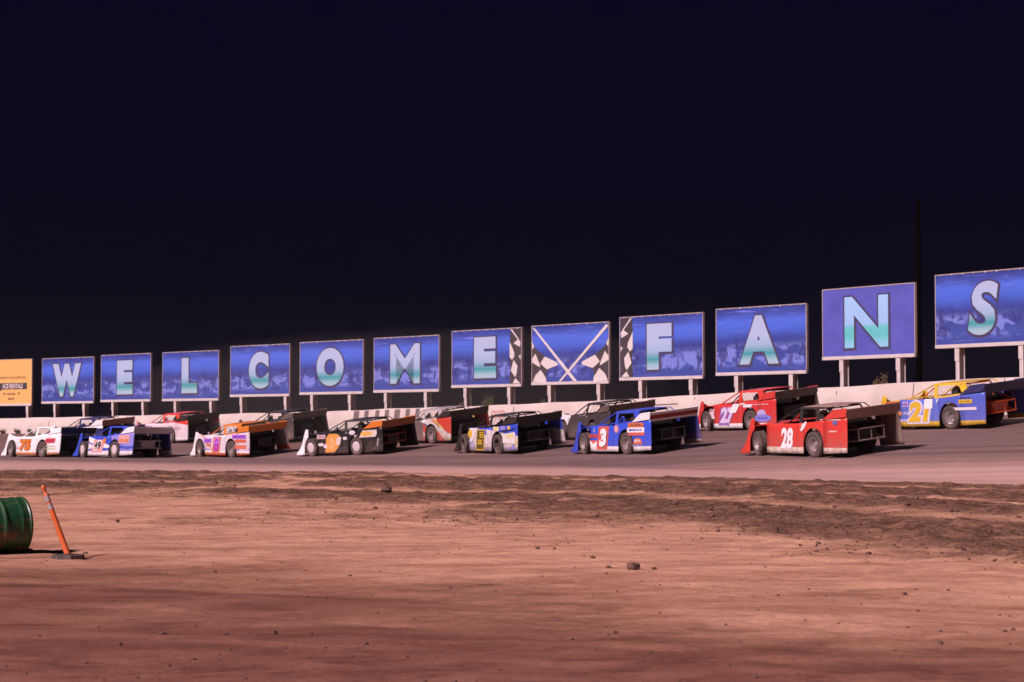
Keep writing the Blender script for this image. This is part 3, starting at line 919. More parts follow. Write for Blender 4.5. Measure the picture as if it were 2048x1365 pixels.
def make_car(key, u, s, theta, label, body, top=None, roof=None, spoiler=None, plate=None, nose=None, rim='alu', cage=None, bumper=None,
             tail=None, front_open=True, deck=None, steer=-12, driver=None, post=True, dark_inner=None, screen=True):
    M = car_matrix(u, s, theta)
    root = empty('race_car', M)
    tag(root, label, 'race car', 'dirt track race cars')
    top = top or body; roof = roof or body; deck = deck or top; nose = nose or body
    spoiler = spoiler or BLK; plate = plate or body; cage = cage or BLK; bumper = bumper or BLK; tail = tail or BLK
    pl = None
    for sg in (1, -1):
        o = side_panel(sg, front_open, body if not (sg < 0 and dark_inner) else dark_inner, root)
        o.data.materials.append(nose)
        for pg in o.data.polygons:
            if pg.center.x > 1.5: pg.material_index = 1
        if sg == 1: pl = o
    # nose: bent sheet between the two fenders
    mb = MB(); vs = []; fs = []
    prof = [(1.60, 1.07), (1.76, .82), (1.90, .52), (2.08, .30), (2.30, .15), (2.30, .07)]
    ysn = np.linspace(-1, 1, 13)
    for x, z in prof:
        for q in ysn:
            dip = .22 * (1 - abs(q) ** 3) * max(0, (z - .45)) / .55
            vs.append((x + .10 * (1 - q * q), q * (side_y(min(x, 2.3), z) - .01), z - dip))
    k = len(ysn)
    for i in range(len(prof) - 1):
        for j in range(k - 1): fs.append((i * k + j, i * k + j + 1, (i + 1) * k + j + 1, (i + 1) * k + j))
    mb.add(vs, fs)
    o = mb.build('nose', nose, root, smooth=True); sm = o.modifiers.new('thickness', 'SOLIDIFY'); sm.thickness = .02
    def sheet(name, xs_, zf, hw, mat, crown=.03):
        mb = MB(); vs = []; fs = []; yy = np.linspace(-1, 1, 9)
        for x in xs_:
            for q in yy: vs.append((x, q * hw(x), zf(x) + crown * (1 - q * q)))
        for i in range(len(xs_) - 1):
            for j in range(8): fs.append((i * 9 + j, i * 9 + j + 1, (i + 1) * 9 + j + 1, (i + 1) * 9 + j))
        mb.add(vs, fs); o = mb.build(name, mat, root, smooth=True)
        sm = o.modifiers.new('thickness', 'SOLIDIFY'); sm.thickness = .018
        return o
    sheet('hood', [.78, 1.0, 1.25, 1.5, 1.63], lambda x: .91 - .10 * max(0, x - 1.2), lambda x: side_y(x, .93) - .03, top)
    sheet('cowl', [.30, .55, .775], lambda x: .93, lambda x: side_y(x, .93) - .03, top)
    sheet('rear_deck', [-2.75, -2.4, -2.0, -1.80], lambda x: interp(TOPL, x) - .03, lambda x: side_y(x, 1.05) - .03, deck, .01)
    sheet('roof', [-1.72, -1.4, -1.0, -.6, -.44], lambda x: 1.385 + .008 * math.cos((x + 1.07) * 1.8), lambda x: .62, roof, .010)
    sailY = lambda z: interp([(.93, .885), (1.40, .63)], z)
    for sg in (1, -1):
        mb = MB()
        fn = lambda a, b, d, sg=sg: Vector((a, sg * (sailY(b) - d), b))
        ps = [[(-.44, 1.385), (-.56, 1.39), (-.74, .955), (-.60, .945)], [(-.56, 1.39), (-1.74, 1.385), (-1.64, 1.325), (-.58, 1.33)],
              [(-1.74, 1.385), (-2.06, 1.07), (-1.78, 1.05), (-1.50, 1.325)], [(-.72, 1.0), (-1.82, 1.09), (-1.80, 1.03), (-.74, .95)]]
        if sg > 0:
            for P in ps[: 4 if post else 2]: mb.poly(P, fn, .02)
        else:
            mb.tube([(-.50, -.63, 1.38), (-.68, -.88, .95)], .018, 6); mb.tube([(-1.70, -.63, 1.38), (-2.0, -.86, 1.06)], .018, 6)
        mb.build('sail_panel', roof if post else cage, root)
        mb = MB(); mb.tube([(.66, sg * .76, .93), (.10, sg * .70, 1.16), (-.44, sg * .62, 1.37)], .022, 6)
        mb.build('windshield_post', roof if post else cage, root, smooth=True)
    if screen:
        mb = MB()
        for q in (-.34, -.17, 0, .17, .34): mb.tube([(.2, q, .94), (-.42, q * .9, 1.38)], .006, 5)
        mb.build('windshield_bars', BLK, root)
    # cockpit: tub, dash, seat, cage
    mb = MB()
    mb.box((-.35, 0, .17), (2.5, 1.5, .04)); mb.box((.80, 0, .52), (.04, 1.56, .72)); mb.box((-1.62, 0, .78), (.04, 1.5, .42))
    mb.box((-.1, -.72, .5), (1.75, .03, .62)); mb.box((-.1, .74, .5), (1.75, .03, .62)); mb.box((.72, 0, .84), (.3, 1.6, .03))
    mb.box((1.3, 0, .38), (.9, .55, .42)); mb.box((1.35, 0, .68), (.55, .42, .2))
    mb.build('cockpit', BLK, root)
    mb = MB(); yd = .30
    mb.box((-.97, yd, .38), (.5, .46, .08), Matrix.Rotation(R(-8), 3, 'Y')); mb.box((-1.27, yd, .78), (.08, .48, .82), Matrix.Rotation(R(12), 3, 'Y'))
    for q in (-.21, .21): mb.box((-1.15, yd + q, 1.06), (.28, .04, .22)); mb.box((-1.07, yd + q * 1.1, .60), (.42, .03, .26))
    mb.build('seat', SEATM, root, bevel=.02)
    mb = MB()
    for sg in (1, -1):
        mb.tube([(.42, sg * .68, .25), (.30, sg * .67, .85), (-.48, sg * .56, 1.34), (-1.62, sg * .56, 1.34), (-1.64, sg * .62, .9), (-1.55, sg * .55, .5)], .022, 7)
        mb.tube([(-1.62, sg * .58, 1.30), (-2.1, sg * .48, .98), (-2.45, sg * .42, .76)], .02, 7)
        mb.tube([(.4, sg * .68, .62), (-.9, sg * .68, .62)], .02, 6)
        mb.tube([(.35, sg * .66, .84), (1.5, sg * .40, .66), (1.95, sg * .34, .40)], .02, 6)
    mb.tube([(-1.6, -.56, 1.33), (-1.6, .56, 1.33)], .022, 7); mb.tube([(-.48, -.56, 1.33), (-.48, .56, 1.33)], .022, 7)
    mb.tube([(-1.62, -.62, .95), (-1.62, .62, .95)], .02, 7); mb.tube([(-1.6, -.6, .95), (-1.62, .56, 1.3)], .018, 7)
    mb.build('roll_cage', cage, root, smooth=True)
    # tail
    mb = MB()
    vs = [(-2.77, -.93, 1.06), (-2.77, .93, 1.06), (-2.86, .93, 1.345), (-2.86, -.93, 1.345)]
    vs += [(x - .015, y_, z - .012) for x, y_, z in vs]
    mb.add(vs, [(0, 1, 2, 3), (7, 6, 5, 4), (0, 4, 5, 1), (1, 5, 6, 2), (2, 6, 7, 3), (3, 7, 4, 0)])
    mb.build('spoiler', spoiler, root)
    for sg in (1, -1):
        mb = MB(); mb.poly([(-1.75, 1.045), (-2.05, 1.20), (-2.30, 1.33), (-2.88, 1.37), (-2.82, 1.13), (-2.2, 1.085)], lambda a, b, d, sg=sg: Vector((a, sg * (.955 - d - .04 * (b - 1.05)), b)), .015)
        mb.build('spoiler_end_plate', plate, root)
    for q in (-.62, 0, .62):
        mb = MB(); mb.tube([(-2.05, q, 1.06), (-2.60, q, 1.27)], .012, 6); mb.build('spoiler_brace', bumper, root)
    mb = MB()
    for z in (.42, .74): mb.tube([(-2.0, .66, z + .02), (-2.55, .62, z), (-2.68, .45, z), (-2.68, -.45, z), (-2.55, -.62, z), (-2.0, -.66, z + .02)], .024, 7)
    for q in (-.45, 0, .45): mb.tube([(-2.68, q, .42), (-2.68, q, .74), (-2.50, q * 1.2, 1.04)], .018, 6)
    for q in (-.5, .5): mb.tube([(-2.66, q, .74), (-2.0, q * .8, 1.0)], .016, 6); mb.tube([(-2.66, q * .9, .42), (-2.2, 0.1 * q, .74)], .016, 6)
    mb.build('rear_bumper', bumper, root, smooth=True)
    MB().box((-2.18, -.02, .60), (.58, .72, .34)).build('fuel_cell', tail, root, bevel=.03)
    mb = MB(); mb.tube([(-WB, -.8, WR), (-WB, .8, WR)], .05, 8); mb.lathe([(.02, -.16), (.14, -.1), (.16, 0), (.14, .1), (.02, .16)], 12, Matrix.Translation((-WB, 0, WR)))
    for q in (-.5, .5):
        mb.tube([(-WB - .1, q, .38), (-1.55, q * .9, .92)], .035, 7); mb.tube([(-WB, q, .30), (-.8, q * .95, .34)], .022, 6)
    mb.box((-1.6, 0, .88), (1.3, 1.1, .02)); mb.box((-1.75, .62, .66), (1.2, .02, .5)); mb.box((-1.75, -.62, .66), (1.2, .02, .5))
    mb.build('rear_axle', BLK, root, smooth=False)
    for x, y_, st, w in ((WB, .88, R(steer), .27), (WB, -.86, R(steer), .27), (-WB, .84, 0, .34), (-WB, -.84, 0, .36)):
        wheel(root, x, y_, st, w, rim, 1 if y_ > 0 else -1)
    uv = proj(M @ Vector((-WB, .9, 0))); uf = proj(M @ Vector((WB, .9, 0))); ut = proj(M @ Vector((-2.82, 1.0, 1.13))); un = proj(M @ Vector((2.3, .88, .1))); ur = proj(M @ Vector((-2.7, -.95, 1.33)))
    print('CAR', key, 'rearwheel (%d,%d) frontwheel (%d,%d) tailtop (%d,%d) nose (%d,%d) spoilerR (%d,%d)' % (*uv, *uf, *ut, *un, *ur))
    if driver:
        person(M @ Matrix.Translation((-1.06, .30, .33)), driver[0], driver[1], driver[2])
    return root, pl

W_ = (.80, .75, .79); K_ = (.012, .012, .014); OR = (.62, .17, .02); RED = (.58, .042, .033); BLU = (.035, .07, .50); YE = (.62, .40, .03); PUR = (.30, .04, .50)
NAVYC = (.02, .025, .11)
def P(name, base, *layers, **k): return paint(name, base, layers, **k)
white_roof = flat('white_bodywork', W_, .35, grime=.15)
orange_roof = flat('orange_bodywork', OR, .35, grime=.15)
blue_roof = flat('blue_bodywork', BLU, .35, grime=.15)
red_roof = flat('red_bodywork', RED, .35, grime=.2)
yellow_roof = flat('yellow_bodywork', YE, .35, grime=.15)
black_roof = flat('black_bodywork', (.016, .015, .017), .35, grime=.25)
grey_al = flat('bare_grey_aluminium', (.48, .43, .42), .5, .1, grime=.4)
brown_sp = flat('dusty_red_brown', (.22, .07, .05), .5, grime=.5)
navy_roof = flat('navy_bodywork', NAVYC, .4, grime=.2)
rust_bar = flat('orange_red_tubing', (.62, .085, .015), .45, grime=.15)
dim_grey = flat('dusty_dark_grey_panel', (.085, .066, .064), .6, grime=.6, gscale=3)

# --- inside lane, left to right
r, p = make_car('75', 89.0, 43.5, 44.5, 'white race car number 75 with an orange lower edge, leading the inside line',
    P('paint_white_orange', W_, ('below', .22, (.60, .22, .07)), dust=.3), roof=white_roof, top=white_roof, front_open=False, nose=white_roof, spoiler=black_roof, rim='alu',
    driver=((.05, .05, .06), (.03, .03, .035), 'person in a dark suit and black helmet driving the white car 75'))
decal(p, None, (.55, .16, .02), .12, .56, .92, .50, .014, .08, 'number_decal', text='75', off=.05)
decal(p, None, (.35, .05, .02), .12, .56, .92, .50, .009, .08, 'number_outline', text='75', off=.05, outline=.035)
decal(p, 'rect', (.52, .05, .07), -1.98, .76, .80, .22, .010, .3); marks(p, (.30, .02, .04), -1.98, .76, .66, .12, 1, 6, .014, 3)
marks(p, (.42, .44, .30), -2.05, .50, .8, .08, 1, 9, .01, 4); marks(p, (.38, .46, .25), -2.05, .39, .8, .08, 1, 9, .01, 5)
marks(p, (.5, .2, .25), .72, .42, .2, .1, 1, 3, .01, 6)

r, p = make_car('49', 234.0, 45.5, 47, 'blue and white race car number 49 with white end plate and bare grey tail tank',
    P('paint_blue_white', W_, ('half', -.22, 1, .74, BLU), ('wband', -.35, 1, .36, .44, (.10, .06, .55)), ('half', -.95, .45, 1.35, (.24, .22, .62)), ('wband', .05, 1, .30, .42, BLU), ('below', .30, W_), dust=.25),
    roof=blue_roof, top=blue_roof, nose=blue_roof, spoiler=grey_al, plate=white_roof, tail=grey_al, bumper=grey_al, rim='pink', steer=-8,
    dark_inner=P('inner_navy', (.03, .035, .20), ('below', .3, (.5, .42, .42))),
    driver=((.08, .09, .30), (.55, .45, .35), 'person with a pale helmet driving the blue and white car 49'))
decal(p, 'rect', (.60, .30, .30), .06, .52, .92, .56, .007, .35, 'number_panel')
decal(p, None, K_, .10, .55, .56, .36, .016, .30, 'number_decal', text='49', off=.04)
decal(p, None, W_, .10, .55, .56, .36, .012, .30, 'number_outline', text='49', off=.04, outline=.045)
decal(p, 'rect', OR, -.46, .74, .2, .24, .010, .2)
decal(p, 'rect', (.60, .32, .30), -2.05, .82, .86, .36, .008, .1); marks(p, (.55, .13, .04), -2.05, .76, .7, .2, 1, 5, .012, 8)

r, p = make_car('8', 469.0, 47, 51, 'white, orange and purple race car number 8 with an orange roof and spoiler',
    P('paint_white_purple', (.66, .58, .66), ('below', .17, (.55, .14, .05)), ('wband', -.8, 1, .05, .14, (.55, .18, .10)), ('half', -1, .1, 1.75, (.60, .52, .58)), ('noise', 2.2, .60, (.42, .30, .66)), ('below', .30, W_), ('below', .215, (.60, .13, .035)), dust=.2),
    roof=orange_roof, top=white_roof, nose=white_roof, spoiler=orange_roof, plate=orange_roof, front_open=False, rim='alu',
    dark_inner=P('inner_grey_orange', (.34, .33, .33), ('below', .36, (.58, .10, .04))),
    driver=((.45, .45, .5), (.5, .45, .45), 'person with a light helmet driving the orange-roofed car 8'))
decal(p, 'rect', (.55, .12, .08), -.12, .56, .62, .66, .007, .22, 'number_panel')
decal(p, None, (.33, .03, .55), -.12, .56, .36, .52, .016, .18, 'number_decal', text='8', off=.025)
decal(p, None, (.62, .35, .65), -.12, .56, .36, .52, .012, .18, 'number_outline', text='8', off=.025, outline=.05)
decal(p, 'rect', (.34, .12, .60), .62, .72, .62, .18, .008); marks(p, (.22, .05, .45), .62, .72, .5, .1, 1, 6, .012, 11)
decal(p, 'rect', (.56, .12, .06), .55, .54, .36, .10, .008); marks(p, (.25, .2, .5), .72, .36, .5, .08, 1, 5, .01, 12)
decal(p, 'rect', (.36, .10, .60), -2.0, .90, 1.10, .17, .009); marks(p, (.18, .03, .4), -2.0, .90, .9, .09, 1, 8, .013, 13)
decal(p, 'rect', (.56, .10, .06), -2.10, .72, .9, .13, .009); decal(p, 'rect', (.58, .16, .10), -2.1, .47, .95, .16, .009)

r, p = make_car('0', 719.0, 50, 41.5, 'black race car with a white nose, an orange number patch and pale wheel covers',
    P('paint_black', (.016, .015, .018), ('below', .13, (.10, .085, .08)), dust=.28), roof=black_roof, top=black_roof, nose=white_roof, spoiler=flat('dull_orange_brown', (.34, .105, .02), .5, grime=.3), plate=orange_roof, rim='pink', post=False,
    bumper=flat('red_tubing', (.30, .03, .03), .5), steer=-4,
    driver=((.5, .45, .48), (.55, .5, .5), 'person in a white suit driving the black car with the orange patch'))
decal(p, [(-.5, -.5), (.10, -.5), (.36, -.2), (.5, .12), (.42, .40), (.2, .5), (-.28, .5), (-.46, .3)], (.66, .29, .07), .02, .52, .90, .74, .008, .05, 'number_panel')
decal(p, None, (.66, .42, .22), .10, .50, .26, .46, .014, .12, 'number_decal', text='0', off=.03)
decal(p, 'rect', (.62, .50, .50), -.30, .60, .26, .3, .012, .3)
decal(p, [(-.5, -.5), (.42, -.42), (.5, -.1), (.5, .5), (-.3, .42)], (.60, .50, .46), -2.0, .86, 1.0, .30, .010, 0, 'sponsor_decal'); decal(p, 'ellipse', (.66, .36, .08), -1.92, .86, .66, .18, .014)
decal(p, 'rect', (.55, .42, .44), .72, .78, .5, .16, .010, .1); marks(p, (.30, .12, .2), .72, .78, .4, .08, 1, 6, .014, 14)
decal(p, 'ellipse', (.62, .56, .60), .74, .47, .34, .13, .010); decal(p, 'ellipse', (.62, .56, .64), .46, .40, .28, .16, .010)
decal(p, 'ellipse', (.60, .55, .60), -1.1, .92, .36, .18, .010); decal(p, 'ellipse', (.6, .55, .6), -.68, .70, .25, .13, .010)
decal(p, 'rect', (.4, .36, .38), -2.55, .52, .06, .3, .010, .2)
r, p = make_car('pad', 1003.0, 55, 61, 'blue, yellow and white race car with a black nose and a yellow-framed olive door panel',
    P('paint_blue_yellow', (.62, .58, .60), ('half', -.25, 1, .80, BLU), ('half', -1, .2, .62, (.62, .56, .60)), ('wband', -1, 1.2, -.55, .0, (.40, .42, .62)), ('noise', 2.4, .60, (.60, .50, .12)),
      ('half', -.10, 1, .95, BLU), ('below', .26, (.30, .27, .42)), ('below', .17, (.36, .28, .30)), dust=.5), roof=black_roof, top=black_roof, nose=black_roof, spoiler=black_roof, plate=black_roof, rim='dark', post=False, steer=-9,
    driver=((.30, .18, .14), (.60, .50, .5), 'person with a pale helmet driving the blue and yellow car'))
OL = (.085, .065, .015)
decal(p, 'rect', YE, .0, .52, .62, .76, .007, .12, 'number_panel'); decal(p, 'rect', OL, .0, .52, .54, .68, .012, .12, 'number_panel')
for zz, hh in ((.78, .035), (.70, .05), (.62, .04)): decal(p, 'rect', YE, -.10, zz, .30, hh, .016, .1, 'number_decal')
for xx, ww in ((.14, .10), (.0, .12), (-.12, .06)): decal(p, 'rect', YE, xx, .44, ww, .17, .016, .1, 'number_decal'); decal(p, 'rect', OL, xx, .45, ww * .4, .07, .019, .1, 'number_decal')
decal(p, [(-.5, -.5), (-.2, -.5), (.5, .5), (-.05, .5)], (.66, .60, .64), .52, .70, .7, .5, .009, 0, 'stripe_decal')
decal(p, 'ellipse', YE, .80, .74, .32, .3, .010)
decal(p, 'round', (.64, .58, .30), -1.25, .92, .46, .16, .010); decal(p, 'round', (.55, .45, .12), -2.2, .96, .22, .12, .010); decal(p, 'rect', (.26, .22, .60), -1.75, .95, .4, .13, .009)
decal(p, [(-.5, -.42), (.5, -.5), (.5, .4), (.42, .5), (-.5, .28)], (.66, .61, .62), -2.2, .60, .92, .42, .012, 0, 'sponsor_decal'); decal(p, 'rect', (.62, .56, .28), -2.25, .66, .5, .14, .017)
decal(p, [(-.5, -.5), (.5, -.5), (.5, .5)], (.22, .2, .62), -2.42, .30, .4, .2, .014, 0, 'stripe_decal')
decal(p, [(-.5, -.5), (.5, .3), (.5, .5), (-.5, -.2)], K_, -2.12, .86, 1.05, .16, .014, 0, 'stripe_decal')

r, p = make_car('3', 1260.0, 61, 60.5, 'bright blue race car number 3 with a white spoiler end plate and white lower edge',
    P('paint_bright_blue', (.035, .085, .62), ('below', .27, W_), dust=.22), roof=blue_roof, top=blue_roof, nose=blue_roof, spoiler=P('spoiler_white_red', (.78, .72, .72), ('box', -4, 4, 1.12, 1.25, (.34, .04, .04))), plate=white_roof, rim='alu', steer=-10,
    dark_inner=P('inner_blue', (.025, .04, .24), ('below', .28, (.45, .36, .34))),
    driver=((.28, .20, .16), (.5, .42, .4), 'person in a brown suit driving the bright blue car 3'))
decal(p, 'rect', (.58, .10, .07), .08, .55, .66, .76, .007, .22, 'number_panel')
decal(p, None, W_, .06, .56, .42, .60, .018, .20, 'number_decal', text='3', off=.07)
decal(p, None, K_, .02, .54, .42, .60, .012, .20, 'number_outline', text='3', off=.07)
decal(p, 'rect', (.52, .08, .06), .70, .62, .52, .11, .009, .1); marks(p, (.28, .02, .03), .70, .62, .42, .06, 1, 7, .013, 21)
decal(p, [(-.5, .5), (.5, .5), (.36, -.5), (-.36, -.5)], W_, .68, .34, .46, .22, .009); decal(p, [(-.5, .5), (.5, .5), (0, -.5)], (.58, .10, .06), .68, .41, .44, .12, .013)
marks(p, (.5, .5, .68), .62, .80, .12, .14, 2, 2, .01, 22); decal(p, 'ellipse', (.10, .10, .25), 1.0, .84, .16, .1, .009)
decal(p, 'ellipse', (.62, .22, .26), -.78, .84, .30, .26, .009); decal(p, 'ellipse', (.60, .38, .42), -.78, .84, .2, .17, .012)
decal(p, 'rect', (.58, .14, .04), -1.95, .96, .90, .14, .009, .15); decal(p, 'rect', W_, -1.95, .80, 1.0, .16, .009, .12); decal(p, 'rect', (.58, .11, .07), -1.98, .67, .95, .10, .009, .1)
marks(p, (.06, .09, .45), -1.95, .80, .8, .1, 1, 6, .013, 23); marks(p, (.15, .08, .06), -1.95, .96, .6, .07, 1, 6, .013, 26)
decal(p, [(-.5, -.5), (.5, -.5), (.3, .4), (0, .5), (-.3, .4)], (.58, .14, .06), -2.05, .44, .56, .2, .009); marks(p, (.6, .55, .6), -2.05, .45, .4, .09, 1, 3, .013, 24); marks(p, (.35, .33, .6), -2.05, .30, .6, .05, 1, 6, .01, 25)

r, p = make_car('28', 1636.0, 71, 61, 'muddy red race car number 28 with a dented brown spoiler, nearest the camera',
    P('paint_red_muddy', (.56, .045, .035), ('below', .28, (.74, .62, .54)), dust=.42), roof=flat('dusty_pink_roof', (.36, .22, .20), .5, grime=.5), top=red_roof, nose=red_roof,
    spoiler=flat('dusty_brown_metal', (.34, .22, .20), .5, .1, grime=.6), plate=red_roof, rim='alu', post=False, cage=BLK, bumper=flat('dusty_grey_tubing', (.20, .15, .14), .5, grime=.4), steer=-16,
    dark_inner=flat('dusty_tan_panel', (.22, .155, .135), .7, grime=.6),
    driver=((.22, .13, .09), (.45, .42, .42), 'person in a brown suit driving the muddy red car 28'))
decal(p, None, W_, -.10, .53, .56, .60, .012, .10, 'number_decal', text='28', off=.045)
decal(p, 'ellipse', W_, -.88, .87, .16, .28, .010, .9); decal(p, 'ellipse', (.1, .12, .35), -2.3, .97, .22, .13, .010)
decal(p, 'rect', (.66, .45, .42), -2.2, .73, .34, .04, .010, 3.2, 'stripe_decal'); decal(p, 'rect', (.66, .5, .5), -2.1, 1.055, .9, .03, .010, 0, 'stripe_decal')

# --- outside lane, left to right
r, p = make_car('navy', 177.0, 40.5, 45, 'dark navy race car half hidden beyond car 49, showing a red-brown spoiler',
    P('paint_navy', NAVYC, ('above', .95, W_)), roof=navy_roof, top=navy_roof, spoiler=brown_sp, plate=white_roof)
r, p = make_car('redwhite', 346.0, 41, 46, 'red and pale pink race car against the wall under the L board',
    P('paint_pale_pink', (.66, .55, .62), ('half', -.1, 1, 1.16, RED), ('half', .9, .2, .9, (.62, .30, .34)), ('wband', -.4, 1, .42, .50, (.45, .20, .26)), ('below', .27, W_), dust=.2), roof=red_roof, top=flat('pale_pink_bodywork', (.60, .36, .38), .4, grime=.2), spoiler=black_roof, plate=black_roof,
    driver=((.06, .08, .30), (.1, .12, .4), 'person in blue driving the red and pink car by the wall'))
marks(p, (.45, .2, .25), -1.9, .72, .7, .12, 1, 5, .01, 31)
r, p = make_car('dusty', 556.0, 43.5, 49, 'dusty dark grey race car beyond car 8, mostly its tail showing', P('paint_dusty_grey', (.06, .05, .05), dust=.7), roof=black_roof, top=black_roof, spoiler=dim_grey, plate=dim_grey, dark_inner=dim_grey)
r, p = make_car('redgrey', 869.0, 48.5, 55, 'red, white and grey race car beside the checkered part of the wall',
    P('paint_red_silver', (.50, .05, .035), ('wband', -.55, 1, .78, .92, (.58, .48, .50)), ('wband', -.75, 1, 1.38, 1.55, (.12, .11, .18)), ('wband', -.55, 1, 1.50, 1.72, (.56, .46, .40)), ('wband', -.6, 1, 1.86, 2.0, (.56, .42, .14)), ('half', 1, 0, -.72, (.13, .10, .10)), ('wband', -.3, 1, 1.10, 1.26, (.60, .55, .58)), dust=.55),
    roof=flat('smoky_grey_bodywork', (.36, .31, .34), .4, grime=.3), top=dim_grey, spoiler=black_roof, plate=black_roof,
    driver=((.12, .1, .1), (.55, .5, .5), 'person with a white helmet driving the red and grey car'))
r, p = make_car('black', 1193.0, 54, 67, 'dark race car with a bright white front fender, beyond the blue car 3',
    P('paint_smoke', (.055, .045, .05), ('half', 1, .9, 1.45, W_), dust=.5), roof=black_roof, top=black_roof, nose=black_roof, spoiler=dim_grey, plate=dim_grey, dark_inner=dim_grey, front_open=False)
r, p = make_car('27', 1508.0, 56.5, 60, 'clean red race car number 27 by the wall with a blue sticker behind its wheel',
    P('paint_red', (.54, .04, .04), ('below', .27, W_), dust=.22), roof=red_roof, top=red_roof, spoiler=dim_grey, plate=red_roof, dark_inner=dim_grey,
    driver=((.10, .10, .18), (.7, .65, .7), 'person with a white helmet driving the red car 27'))
decal(p, None, (.60, .50, .72), .02, .56, .80, .58, .016, .22, 'number_decal', text='27', off=.06); decal(p, None, (.24, .12, .42), .05, .53, .80, .58, .010, .22, 'number_outline', text='27', off=.06, outline=.05)
decal(p, 'rect', W_, -.42, .80, .42, .3, .020, .9, 'stripe_decal')
decal(p, 'ellipse', (.20, .20, .62), -2.05, .44, 1.0, .26, .010); decal(p, 'ellipse', (.42, .36, .66), -2.0, .60, .5, .28, .009); marks(p, (.10, .08, .4), -2.05, .44, .6, .1, 1, 5, .014, 41)
marks(p, (.62, .45, .52), -1.75, .92, 1.3, .06, 1, 10, .010, 42); marks(p, (.66, .40, .40), .95, .72, .3, .2, 2, 3, .01, 43)
decal(p, 'rect', W_, -1.2, .88, .5, .10, .014, .3, 'stripe_decal'); decal(p, [(-.5, -.5), (.5, -.5), (.3, .5), (-.5, .1)], (.66, .52, .58), 1.05, .60, .5, .3, .009, 0, 'stripe_decal')
decal(p, 'rect', W_, -.55, .945, .26, .05, .03); decal(p, 'rect', W_, -.95, .955, .26, .05, .03)
r, p = make_car('21', 1908.0, 65, 58, 'light blue and yellow race car number 21 with an orange tube bumper',
    P('paint_light_blue', (.10, .15, .55), ('half', -1, .3, 1.05, (.085, .12, .50)), ('below', .26, YE), dust=.22), roof=yellow_roof, top=yellow_roof, nose=yellow_roof, spoiler=navy_roof, plate=navy_roof, cage=rust_bar, bumper=rust_bar, tail=rust_bar, rim='chrome', steer=-6,
    driver=((.40, .30, .28), (.6, .52, .5), 'person in a pale suit driving the blue and yellow car 21'))
decal(p, None, YE, .02, .56, .86, .64, .018, .20, 'number_decal', text='21', off=.06); decal(p, None, (.62, .58, .72), .0, .56, .86, .64, .010, .20, 'number_outline', text='21', off=.06, outline=.06)
decal(p, 'rect', W_, -.42, .80, .36, .30, .022, .1)  # white square imitates a patch of glare on the side panel
decal(p, 'rect', (.66, .60, .66), -1.95, .62, 1.02, .085, .012, 0, 'stripe_decal'); decal(p, 'rect', W_, -.80, .88, .04, .12, .010, .7, 'stripe_decal')
decal(p, 'rect', YE, -2.0, .84, .56, .12, .010, .2); marks(p, (.30, .22, .05), -2.0, .84, .44, .07, 1, 6, .014, 51); marks(p, (.06, .05, .2), -2.0, .95, .5, .06, 1, 6, .010, 52)
decal(p, 'ellipse', (.60, .18, .08), .90, .52, .24, .13, .010); marks(p, (.42, .40, .68), .62, .52, .22, .12, 1, 3, .01, 53)
marks(p, (.50, .48, .74), .72, .30, .60, .10, 1, 8, .010, 54); marks(p, (.5, .48, .74), -.05, .27, .5, .06, 1, 7, .010, 55); marks(p, (.5, .3, .62), .62, .80, .3, .20, 2, 3, .010, 56)

# ------------------------------------------------------------------ things on the infield
GZ = lambda x, y: float(np.interp(0, [0, 1], [0, 1])) + T1(x, y)
def surf(x, y):
    """height of the finished ground mesh"""
    ix = np.searchsorted(xs, x) - 1; iy = np.searchsorted(ys, y) - 1
    fx = (x - xs[ix]) / (xs[ix + 1] - xs[ix]); fy = (y - ys[iy]) / (ys[iy + 1] - ys[iy])
    return float(Zg[iy, ix] * (1 - fx) * (1 - fy) + Zg[iy, ix + 1] * fx * (1 - fy) + Zg[iy + 1, ix] * (1 - fx) * fy + Zg[iy + 1, ix + 1] * fx * fy)

def drum_mat():
    m, nt, b = new_mat('green_drum_paint')
    g = NT(nt); co = g.coords()
    n1 = g.noise(3.2, 5, .6, co, .3); n2 = g.noise(14, 5, .65, co)
    col = g.mix(g.smooth(n1, .35, .7), (.010, .055, .022), (.016, .085, .034))
    sc_ = g.smooth(g.noise(1.0, 4, .6, g.coords('Object', (2.5, 7, 7)), .5), .54, .66)
    col = g.mix(g.math('MULTIPLY', sc_, .7), col, (.20, .085, .05))
    col = g.mix(g.math('MULTIPLY', g.smooth(n2, .50, .70), .5), col, (.10, .06, .04))
    g.l(col, b.inputs['Base Color']); b.inputs['Roughness'].default_value = .42
    return m
p0 = ray_ground(40, 1106)
DR = .295
ang = R(39)
M = Matrix.Translation((p0.x, p0.y + .03, surf(p0.x, p0.y) + DR - .012)) @ Matrix.Rotation(ang, 4, 'Z')
root = empty('oil_drum', M @ Matrix.Translation((-.44, 0, -DR)))
tag(root, 'green steel drum lying on its side at the left edge of the infield', 'drum')
prof = [(.001, .012), (.27, .012), (.272, 0), (.295, 0), (.297, .02), (.287, .03)]
def ribs(L):
    out = []
    for k in range(1, 90):
        x = L * k / 90; r = .287
        for c_, a_, w_ in ((.10, .008, .018), (.29, .018, .022), (.44, .008, .016), (.59, .018, .022), (.76, .010, .018)):
            r += a_ * math.exp(-((x - c_) / w_) ** 2)
        if .03 < x < L - .03: out.append((r, x))
    return out
Ld = .88
prof = prof + ribs(Ld) + [(.287, Ld - .03), (.297, Ld - .02), (.295, Ld), (.272, Ld), (.27, Ld - .012), (.001, Ld - .012)]
